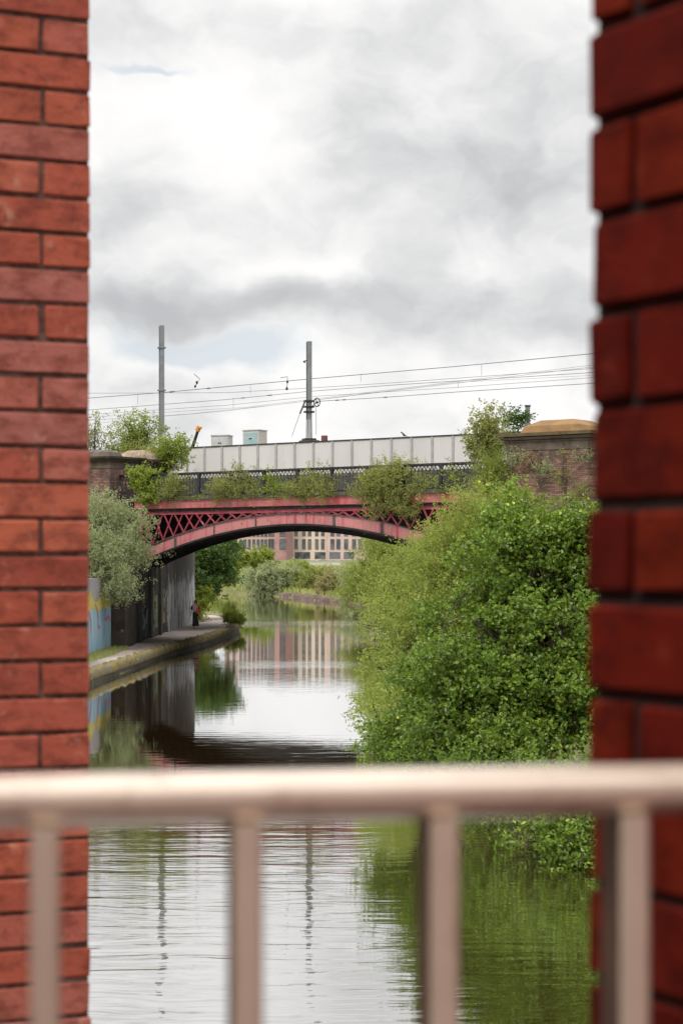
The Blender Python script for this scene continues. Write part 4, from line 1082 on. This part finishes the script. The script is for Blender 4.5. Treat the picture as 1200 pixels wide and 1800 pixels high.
# ------------------------------------------------------------------ far buildings beyond the bank
def facade(label, x0, x1, d, z0, z1, mat, cols, rows, ww, wh, pitch, ztop_row, side=None, depth=14, ground=None):
    a, b = (x0-600)/3600*d, (x1-600)/3600*d
    t = thing('brick_building', ((a+b)/2, d, z0), label, 'building', 'buildings beyond the far bank')
    m = MB(); m.hexa(wall_box(a, b, d, d+depth, z0-6, z1)); m.build('wall', mat, t)
    if side:
        sx0, sx1, sm = side; m = MB(); m.hexa(wall_box((sx0-600)/3600*d, (sx1-600)/3600*d, d-1.2, d-.003, z0-6, z1)); m.build('corner_tower', sm, t)
    m = MB(); m.hexa(wall_box(a-.2, b+.2, d-.3, d+depth+.2, z1+.003, z1+.5)); m.build('roof', 'window_frame', t)
    proto = None
    for px in cols:
        x = (px-600)/3600*d
        for r_ in range(rows):
            z = ztop_row-pitch*r_
            pos = np.array((x, d, z))
            if proto is None:
                m = MB(); f = .09
                for (cx, cz, hx, hz) in ((-ww/2-f/2, 0, f/2, wh/2+f), (ww/2+f/2, 0, f/2, wh/2+f), (0, wh/2+f/2, ww/2, f/2), (0, -wh/2-f/2, ww/2, f/2), (0, 0, .04, wh/2)):
                    m.box(pos+np.array((cx, -.08, cz)), (hx, .075, hz))
                proto = m.build('window', 'window_frame', t, origin=pos)
                g = MB(); g.box(pos+np.array((0, -.03, 0)), (ww/2, .025, wh/2)); pane = g.build('pane', 'glass', proto, origin=pos)
            else:
                c = proto.copy(); C.objects.link(c); c.parent = t; c.location = tuple(pos-wbase(t))
                q = pane.copy(); C.objects.link(q); q.parent = c; q.location = (0, 0, 0)
    if ground:
        for gx0, gx1 in ground:
            g = MB(); g.hexa(wall_box((gx0-600)/3600*d, (gx1-600)/3600*d, d-.06, d-.003, 6.55, 8.25)); g.build('shopfront', 'glass', t)
    return t
D1 = 520.0; zrow = lambda y, d: EYE+(1000-y)/3600*d
facade('pale pink building with narrow windows, leftmost seen under the arch', 395, 471, 528, 5.5, 24.5, 'pinkish_wall', [401, 411, 423, 430.5, 438, 446, 453.5, 460.5, 467], 5, .55, 2.45, 3.35, zrow(957, 528)+3.35*4)
facade('brown red building with wide windows between its pale neighbours', 471, 514, D1-4, 5.5, 24.5, 'brown_wall', [476.5, 496.5], 5, 1.35, 2.45, 3.35, zrow(956.5, D1-4)+3.35*4, side=(504, 513.6, 'brown_side'))
facade('cream building with paired tall windows and a glazed ground floor', 514.2, 575, D1, 5.5, 24.5, 'cream_wall', [520.5, 534, 544, 556.5, 567], 5, .70, 2.40, 3.35, zrow(956.5, D1)+3.35*4, ground=[(518, 545), (553, 572)])
facade('rose coloured building with tall windows, rightmost seen under the arch', 575.2, 660, D1-2, 5.5, 24.5, 'rose_wall', [584, 594.5, 608, 622, 633, 646], 5, .85, 2.40, 3.35, zrow(956.5, D1-2)+3.35*4, ground=[(579, 598), (604, 622)])
t = thing('white_hoarding', at(566, 998, 400), 'low white hoarding half hidden by growth in front of the cream building', 'hoarding')
m = MB(); m.hexa(wall_box(-6.5, 0, 400, 400.15, 2.5, 5.3)); m.build('board', 'panel', t)
m = MB(); m.hexa(wall_box(-6.55, .05, 399.95, 400.2, 5.302, 5.42)); m.build('cap_rail', 'grey_box', t)

# ------------------------------------------------------------------ plants on the bridge
PG = 'self sown plants on the bridge'
def on_bridge(label, spots, n, per, ll, lw, mat, seed, base=None, **kw):
    """spots: (px, py, half width m, half height m, offset)"""
    lob = [(on_plane(x, y+3, o), (rx, max(.25, rx*.55), rz*.86)) for x, y, rx, rz, o in spots]; n = int(n*.8); kw.setdefault('gap', .45)
    b = on_plane(*base) if base else np.array((lob[0][0][0], lob[0][0][1], 7.25))
    return plant('wild_shrub', label, 'shrub', b, lob, n, per, ll, lw, mat, seed, group=PG, **kw)
on_bridge('bright green shrub on the parapet foot, nearest the left piers', [(258, 845, .55, .62, -.1), (250, 833, .45, .35, -.1), (262, 866, .45, .4, -.25)], 420, 12, .12, .06, 'leaf_bright', 101, twig=.3, spread=.05, stem=.02)
on_bridge('olive shrub filling a parapet bay right of the bright green one', [(313, 848, .55, .55, -.1), (306, 862, .5, .3, -.2)], 340, 12, .10, .035, 'leaf_olive', 102, kind='n', twig=.32, spread=.05, stem=.018)
on_bridge('wide olive shrub spilling through the parapet left of the middle', [(415, 845, .9, .5, -.1), (392, 860, .8, .33, -.2), (436, 858, .5, .4, -.2), (418, 826, .35, .3, .0)], 620, 12, .11, .035, 'leaf_olive', 103, kind='n', twig=.34, spread=.05, stem=.018)
on_bridge('small light green sprig in the parapet between two wider olive shrubs', [(478, 850, .45, .38, .1), (492, 858, .4, .25, .0)], 150, 11, .10, .04, 'leaf_bright', 104, twig=.3, stem=.014)
on_bridge('olive shrub with grey tops at the middle of the parapet', [(552, 848, .95, .5, -.1), (528, 862, .7, .33, -.2), (575, 860, .6, .36, -.2), (548, 826, .5, .3, 0)], 640, 12, .11, .035, 'leaf_olive', 105, kind='n', twig=.34, spread=.05, stem=.018)
on_bridge('largest shrub on the parapet, hanging down over the red beam', [(685, 835, 1.0, .75, -.2), (660, 855, .9, .55, -.3), (715, 848, .9, .6, -.3), (690, 872, .75, .5, -.45), (672, 888, .35, .3, -.5), (708, 886, .3, .4, -.5)], 1400, 12, .13, .045, 'leaf_olive', 106, kind='n', twig=.36, spread=.06, stem=.03)
on_bridge('spindly plant climbing the parapet right of the largest shrub', [(790, 835, .5, .6, -.1), (772, 846, .2, .5, -.1), (806, 838, .2, .6, -.1), (798, 866, .5, .2, -.2)], 110, 9, .10, .045, 'leaf_bright', 107, twig=.35, stem=.012)
on_bridge('feathery pale green shrub massed at the foot of the ochre capped pier', [(862, 835, .75, 1.0, -.6), (850, 868, .8, .5, -.7), (875, 815, .45, .7, -.6)], 1100, 13, .09, .02, 'leaf_willow', 108, kind='n', twig=.32, spread=.05, stem=.03, base=(862, 885, -.6))
on_bridge('tall airy young tree standing by the fence at the left of the ochre capped pier', [(858, 770, .75, .8, 1.5), (862, 738, .55, .55, 1.5), (845, 790, .6, .5, 1.5), (872, 800, .4, .7, 1.4)], 620, 11, .13, .055, 'leaf_olive', 109, twig=.4, spread=.06, stem=.045, base=(866, 872, 1.4), gap=.25, tips=24)
on_bridge('dry brown tuft under the feathery shrub by the right pier', [(858, 885, .7, .25, -.8)], 220, 10, .10, .025, 'leaf_dry', 110, kind='n', twig=.3, stem=.015, base=(858, 893, -.8), bark='dry_stem')
on_bridge('small dark shrub showing beside the slim grey post', [(908, 738, .35, .45, 4.2)], 130, 10, .12, .055, 'leaf_dark', 111, twig=.3, stem=.02, base=(910, 765, 4.2))
for lb, sp, n, mt, sd in (('grey green tuft rooted high on the left of the ochre capped pier', [(922, 798, .28, .22, -.6), (908, 806, .22, .3, -.6)], 80, 'leaf_silver', 121), ('thin grey sprig under the cornice at the middle of the ochre capped pier', [(950, 786, .2, .22, -.6)], 36, 'leaf_silver', 122),
                          ('brown withered clump on the upper brick of the ochre capped pier', [(932, 808, .5, .25, -.55)], 120, 'leaf_dry', 123), ('round green clump growing from the brick of the ochre capped pier', [(957, 820, .3, .26, -.65)], 90, 'leaf_silver', 124),
                          ('long vine trailing down the right part of the ochre capped pier', [(996, 790, .18, .4, -.55), (994, 830, .13, .6, -.5), (995, 870, .14, .6, -.5)], 90, 'leaf_bright', 125), ('leafy tuft at the top right of the ochre capped pier', [(1018, 797, .28, .18, -.6)], 60, 'leaf_silver', 126), ('low shrub at the right foot of the ochre capped pier', [(1022, 862, .35, .35, -.6)], 80, 'leaf_olive', 127)):
    on_bridge(lb, sp, n, 10, .09, .035, mt, sd, kind='n', twig=.26, spread=.05, stem=.012, base=(sp[-1][0], sp[-1][1]+6, -.42))
on_bridge('large airy bush behind the left piers, topped with thin shoots', [(235, 775, 1.1, .8, 4.5), (255, 800, 1.2, .7, 4.2), (262, 745, .5, .7, 4.5), (225, 745, .45, .65, 4.5), (205, 780, .6, .5, 4.5), (242, 757, .45, .6, 4.6)], 620, 11, .13, .055, 'leaf_bright', 131, twig=.42, spread=.07, stem=.05, base=(248, 860, 4.2), gap=.2, tips=30)
on_bridge('yellow green bush leaning out at the left end of the fence', [(285, 805, .95, .75, 3.0), (300, 790, .7, .5, 3.0), (270, 822, .9, .4, 2.8), (315, 778, .35, .25, 3.0)], 640, 12, .12, .05, 'leaf_bright', 132, twig=.36, spread=.06, stem=.04, base=(285, 865, 3))
on_bridge('dry twiggy growth in front of the squat brick pier', [(240, 800, .5, .4, 1.3)], 90, 8, .09, .03, 'leaf_dry', 133, kind='n', twig=.4, stem=.02, base=(238, 822, 1.4), bark='dry_stem', tips=30)
on_bridge('tall thin shoots at the far left behind the dark stone pier', [(166, 745, .35, .8, 3.0), (150, 765, .6, .7, 3.0), (182, 770, .25, .4, 3.0)], 150, 10, .12, .055, 'leaf_olive', 134, twig=.4, stem=.03, base=(160, 830, 3), tips=20)
on_bridge('small leafy spray against the left end of the fence', [(322, 795, .35, .15, 16.5), (318, 805, .2, .25, 16.5)], 60, 9, .12, .06, 'leaf_dark', 135, twig=.3, stem=.012, base=(312, 830, 16.5))

def ledge_weeds():
    """moss, seedlings and trailing weeds rooted all along the ledge: nobody could count them"""
    rng = np.random.default_rng(77); n = 9000
    sv = rng.uniform(-9.6, 10.4, n); dens = .5+.5*np.sin(sv*1.7+1)*np.sin(sv*.63)+.35*np.sin(sv*4.1)
    sv = sv[dens > rng.uniform(.25, 1.15, n)]; n = len(sv); h = rng.exponential(.11, n)*(1+.8*np.sin(sv*2.3))
    hang = rng.uniform(0, 1, n) < .22
    o = np.where(hang, -.34, rng.uniform(-.30, -.06, n)); z = np.where(hang, 7.2-np.abs(h)*1.3, 7.25+np.abs(h))
    P = O0[None, :]+U[None, :]*sv[:, None]+N[None, :]*o[:, None]; P[:, 2] = z
    V, F, m = leaves(rng, P, unit(rng.normal(size=(n, 3))+np.array((0, 0, .8))), .085, .03, 'n')
    tag(obj('ledge_weeds', V, F, 'leaf_olive', tint=np.repeat(rng.uniform(0, 1, n), m)), 'low weeds growing all along the ledge under the iron parapet', None, None, 'stuff')
ledge_weeds()

# ------------------------------------------------------------------ trees and shrubs along the banks
RB = 'trees and bushes crowding the right bank'
A = dict(group=RB, stemname='trunk', leafname='crown')
plant('alder_tree', 'dark green round leaved tree on the near right bank, in front of the pale willow', 'tree', (3.3, 33.2, .5),
      [(at(x, y, d), r) for x, y, d, r in [(930, 990, 33, (1.0, 1.0, 1.05)), (1010, 1000, 33, (1.2, 1.1, 1.2)), (900, 1120, 32.5, (1.1, 1.1, 1.1)), (845, 1065, 33.5, (.7, .8, .75)), (1000, 1180, 32, (1.2, 1.1, 1.2)), (835, 1195, 32, (.95, .9, .9)), (785, 1225, 32.5, (.75, .8, .7)), (900, 1270, 31.5, (1.2, 1.0, .65)), (925, 905, 33.5, (.5, .6, .5)), (880, 945, 34, (.5, .6, .5)), (1010, 1270, 31, (1.1, .9, .75)), (1065, 950, 34, (1.0, 1, .75))]],
5000, 13, .070, .058, 'leaf_alder', 201, twig=.30, spread=.045, clump=16, cr=.62, stem=.05, tips=60, shell=.75, gap=.9, twigs=True, **A)
plant('leafy_bush', 'low bush leaning over the water at the foot of the dark round leaved tree', 'bush', (1.5, 33.5, .3),
      [(at(x, y, d), r) for x, y, d, r in [(740, 1290, 33, (.75, .8, .48)), (690, 1305, 33.3, (.45, .5, .32)), (800, 1305, 32, (.7, .7, .45)), (880, 1320, 31, (.8, .7, .4))]],
      1300, 12, .070, .045, 'leaf_alder', 202, group=RB, twig=.26, spread=.05, stem=.03, tips=24, shell=.7, gap=.2, twigs=True)
plant('leafy_bush', 'low bush with bare twigs at the water edge, seen between the railing bars', 'bush', (4.0, 28.2, .3),
      [(at(x, y, d), r) for x, y, d, r in [(1000, 1455, 28, (.55, .6, .35)), (930, 1440, 29.5, (.55, .6, .22)), (1040, 1480, 27.5, (.5, .6, .35)), (870, 1430, 30.5, (.5, .5, .14)), (1005, 1380, 28.5, (.7, .7, .4)), (880, 1380, 30.5, (.8, .7, .35))]],
      1150, 12, .066, .046, 'leaf_alder', 203, group=RB, twig=.28, spread=.05, stem=.022, tips=60, shell=.7, gap=.2, twigs=True)
plant('willow_tree', 'pale yellow green willow between the dark round leaved tree and the canal', 'tree', (2.9, 47, .5),
      [(at(x, y, d), r) for x, y, d, r in [(844, 938, 47, (1.1, 1.2, .75)), (789, 1005, 47, (1.1, 1.2, .9)), (884, 990, 48, (1.3, 1.2, 1.2)), (764, 1090, 46, (1.05, 1.1, .95)), (730, 1150, 45, (.75, .9, .75)), (734, 1210, 44, (.8, .9, .75)), (704, 1240, 43, (.6, .8, .55)), (814, 1100, 46, (1.2, 1.1, 1.2)), (904, 900, 48.5, (.7, .8, .5)), (719, 1275, 42, (.6, .7, .4)), (679, 1170, 45, (.3, .5, .2)), (654, 1160, 45, (.16, .2, .10)), (662, 1235, 44, (.18, .2, .10)), (669, 1205, 45, (.2, .2, .1))]],
      5600, 13, .095, .032, 'leaf_willow', 204, kind='n', twig=.36, spread=.05, stem=.035, tips=14, shell=.6, droop=.1, clump=14, gap=.6, **A)
plant('willow_tree', 'grey green willow farther along the right bank, left of the pale one', 'tree', (2.6, 66, .5),
      [(at(x, y, d), r) for x, y, d, r in [(739, 1005, 66, (.9, 1.2, .8)), (709, 1060, 65, (.75, 1.0, .8)), (749, 1060, 66, (1.2, 1.2, 1.2)), (794, 965, 68, (1.1, 1.2, .8)), (704, 1100, 64, (.7, .9, .5)), (682, 1100, 64, (.35, .5, .22))]],
      2800, 13, .12, .04, 'leaf_willow', 205, kind='n', twig=.5, spread=.07, stem=.06, tips=30, shell=.7, droop=.2, **A)
plant('willow_tree', 'olive green tree under the far side of the arch, right of the brownish bush', 'tree', (5.0, 150, .6),
      [(at(x, y, d), r) for x, y, d, r in [(672, 990, 150, (1.7, 2.4, 1.7)), (648, 1025, 150, (1.5, 2, 1.5)), (690, 1020, 145, (2.2, 2, 1.8)), (668, 960, 152, (1.3, 1.8, .9)), (625, 1035, 150, (.9, 1.5, .8)), (700, 965, 150, (1.8, 2, 1.6))]],
      2100, 13, .22, .075, 'leaf_willow', 206, kind='n', twig=.7, spread=.12, stem=.1, tips=30, shell=.7, **A)
LBG = 'trees and bushes on the left bank'
plant('silvery_shrub', 'silvery grey green shrub hanging over the blue wing wall, left of the red arch', 'shrub', (-11.4, 89, 3.4),
      [(at(x, y, d), r) for x, y, d, r in [(205, 920, 90, (1.25, 1.2, 1.25)), (180, 965, 88.5, (1.2, 1.2, 1.1)), (225, 965, 90, (.95, 1.1, .9)), (175, 895, 90, (1.1, 1, .75)), (190, 1010, 88, (.95, 1, .85)), (150, 960, 88, (1.5, 1.3, 1.7)), (205, 1035, 88, (.45, .6, .5)), (238, 940, 90.5, (.6, .8, .7))]],
      2900, 14, .14, .036, 'leaf_silver', 207, kind='n', twig=.42, spread=.07, stem=.06, tips=40, shell=.75, gap=.6, clump=14, group=LBG)
plant('dark_tree', 'dark green tree overhanging the towpath beyond the whitewashed wall', 'tree', (-12.2, 146, 1.2),
      [(at(x, y, d), r) for x, y, d, r in [(372, 985, 144, (1.3, 1.6, 1.15)), (395, 968, 146, (.85, 1.2, .75)), (350, 1010, 143, (1.1, 1.4, 1.2)), (392, 1000, 144, (.8, 1.0, .7)), (355, 1035, 142, (.6, 1, .7)), (335, 975, 146, (1.7, 1.5, 1.6)), (372, 1025, 143, (.6, .8, .5)), (365, 955, 148, (1.2, 1.2, .8))]],
      1900, 12, .20, .11, 'leaf_dark', 208, twig=.5, spread=.1, stem=.12, tips=30, shell=.7, group=LBG, stemname='trunk', leafname='crown')
plant('leafy_bush', 'light green bush beside the walker where the whitewashed wall ends', 'bush', (-10.6, 139, .5),
      [(at(x, y, d), r) for x, y, d, r in [(351, 1070, 139, (.42, .6, .5)), (353, 1084, 138, (.35, .5, .3)), (360, 1048, 141, (.5, .6, .5))]], 330, 12, .13, .07, 'leaf_bright', 209, twig=.3, spread=.07, stem=.03, group=LBG)
plant('leafy_bush', 'small round bush at the tip of the towpath kerb', 'bush', (-6.9, 133, .5),
      [(at(x, y, d), r) for x, y, d, r in [(408, 1086, 132, (.55, .55, .33)), (418, 1092, 131, (.32, .4, .25))]], 260, 12, .12, .06, 'leaf_bright', 210, twig=.25, spread=.06, stem=.02, group=LBG)
FB = 'bushes along the far bank'
for lb, d, spots, n, mt, sd, kd in (
    ('silvery dome shaped bush on the far bank, largest under the arch', 300, [(470, 1005, 3.4, 2.3), (455, 1022, 2.6, 1.6), (492, 1015, 2.4, 2.0), (470, 1032, 3.0, 1.2), (510, 1000, 1.5, 1.2)], 1150, 'leaf_silver', 301, 'n'),
    ('yellow green bush rising behind the silvery dome bush', 325, [(447, 972, 3.0, 1.5), (468, 976, 2.0, 1.2), (430, 985, 1.8, 1.3)], 480, 'leaf_bright', 302, 'o'),
    ('upright yellow green bush right of the silvery dome bush', 308, [(524, 1000, 1.7, 2.0), (535, 1010, 1.4, 1.5), (515, 1018, 1.5, 1.2), (505, 1022, 1.5, .9)], 620, 'leaf_bright', 303, 'o'),
    ('brownish loose bush on the far bank right of the pale hoarding', 262, [(590, 1015, 2.2, 1.9), (610, 1025, 1.8, 1.8), (575, 1030, 1.7, 1.3), (600, 1045, 1.8, .9)], 760, 'leaf_brown', 304, 'n'),
    ('grassy green mound of growth at the left end of the far bank', 335, [(408, 1005, 2.6, 1.2), (390, 1018, 2.2, 1.0), (425, 1015, 2.2, 1.2), (372, 1028, 2.6, .8)], 520, 'leaf_willow', 305, 'n'),
    ('low olive growth between the upright bush and the brownish one', 285, [(552, 1015, 2.2, 1.0), (545, 1030, 2.0, .7), (566, 1022, 1.6, .9), (557, 1000, 1.9, .6)], 420, 'leaf_olive', 306, 'n'),
    ('pale leaning bush in front of the rose coloured building', 240, [(628, 1010, 1.6, 1.6), (640, 1035, 1.5, 1.3), (618, 1042, 1.2, .8)], 560, 'leaf_silver', 307, 'n')):
    lob = [(at(x, y+7, d), (rx, max(1.0, rx*.7), rz*.72)) for x, y, rx, rz in spots]
    gx, gy = lob[0][0][0], lob[0][0][1]; gz = float(ground_height(np.array([gx]), np.array([gy]))[0])
    plant('bank_bush', lb, 'bush', (gx, gy, gz), lob, n, 13, .38, .13 if kd == 'n' else .22, M[mt], sd, group=FB, twig=.62, spread=.15, stem=.09, kind='n' if kd == 'n' else 'oval', shell=.7)


# long grass on the banks and moss tufts: uncountable
def grass_cover():
    rng = np.random.default_rng(55); P = []
    def scatter(n, x0, x1, y0, y1, dmin, dmax):
        X = rng.uniform(x0, x1, n); Y = rng.uniform(y0, y1, n); d = river_sd(X, Y); k = (d > dmin) & (d < dmax); X, Y = X[k], Y[k]
        return np.stack([X, Y, ground_height(X, Y)], 1)
    far_ = scatter(26000, -42, 12, 230, 372, .8, 34)
    near_ = scatter(9000, 1.5, 12, 20, 82, .1, 5)
    mid_ = scatter(5000, 2, 12, 140, 232, .1, 8)
    left_ = scatter(4000, -22, -10, 60, 90, 3.0, 14); left_ = left_[left_[:, 0] < -11.0]
    left2 = scatter(5000, -32, -8.5, 138, 190, 1.9, 12)
    foot = scatter(2600, -10.25, -9.35, 64, 91, .3, 9); foot[:, 2] = .45
    kerbw = scatter(9000, -11, -6, 50, 170, .02, .55); kerbw = kerbw[np.sin(kerbw[:, 1]*1.7)+np.sin(kerbw[:, 1]*.61) > .5]; kerbw[:, 2] = .47
    for pts, h, w in ((foot, .16, .02), (kerbw, .10, .016), (far_, .75, .10), (near_, .35, .02), (mid_, .6, .08), (left_, .5, .04), (left2, .45, .05)):
        n = len(pts); a = rng.uniform(0, 6.28, n); lean = rng.normal(size=(n, 2))*.35; hh = h*rng.uniform(.5, 1.4, n)
        side = np.stack([np.cos(a), np.sin(a), np.zeros(n)], 1)*w*.5
        tip = pts+np.stack([lean[:, 0]*hh, lean[:, 1]*hh, hh], 1); mid = pts+np.stack([lean[:, 0]*hh*.3, lean[:, 1]*hh*.3, hh*.55], 1)
        V = np.stack([pts-side, pts+side, mid+side*.8, tip, mid-side*.8], 1); P.append(V)
    V = np.concatenate(P).reshape(-1, 3); n = len(V)//5; i = np.arange(n)[:, None]*5
    F = (i+np.array([[0, 1, 2, 3, 4]]))
    tag(obj('bank_grass', V, F, 'grass', tint=rng.uniform(0, 1, n)), 'long grass growing on the canal banks', None, None, 'stuff')
grass_cover()
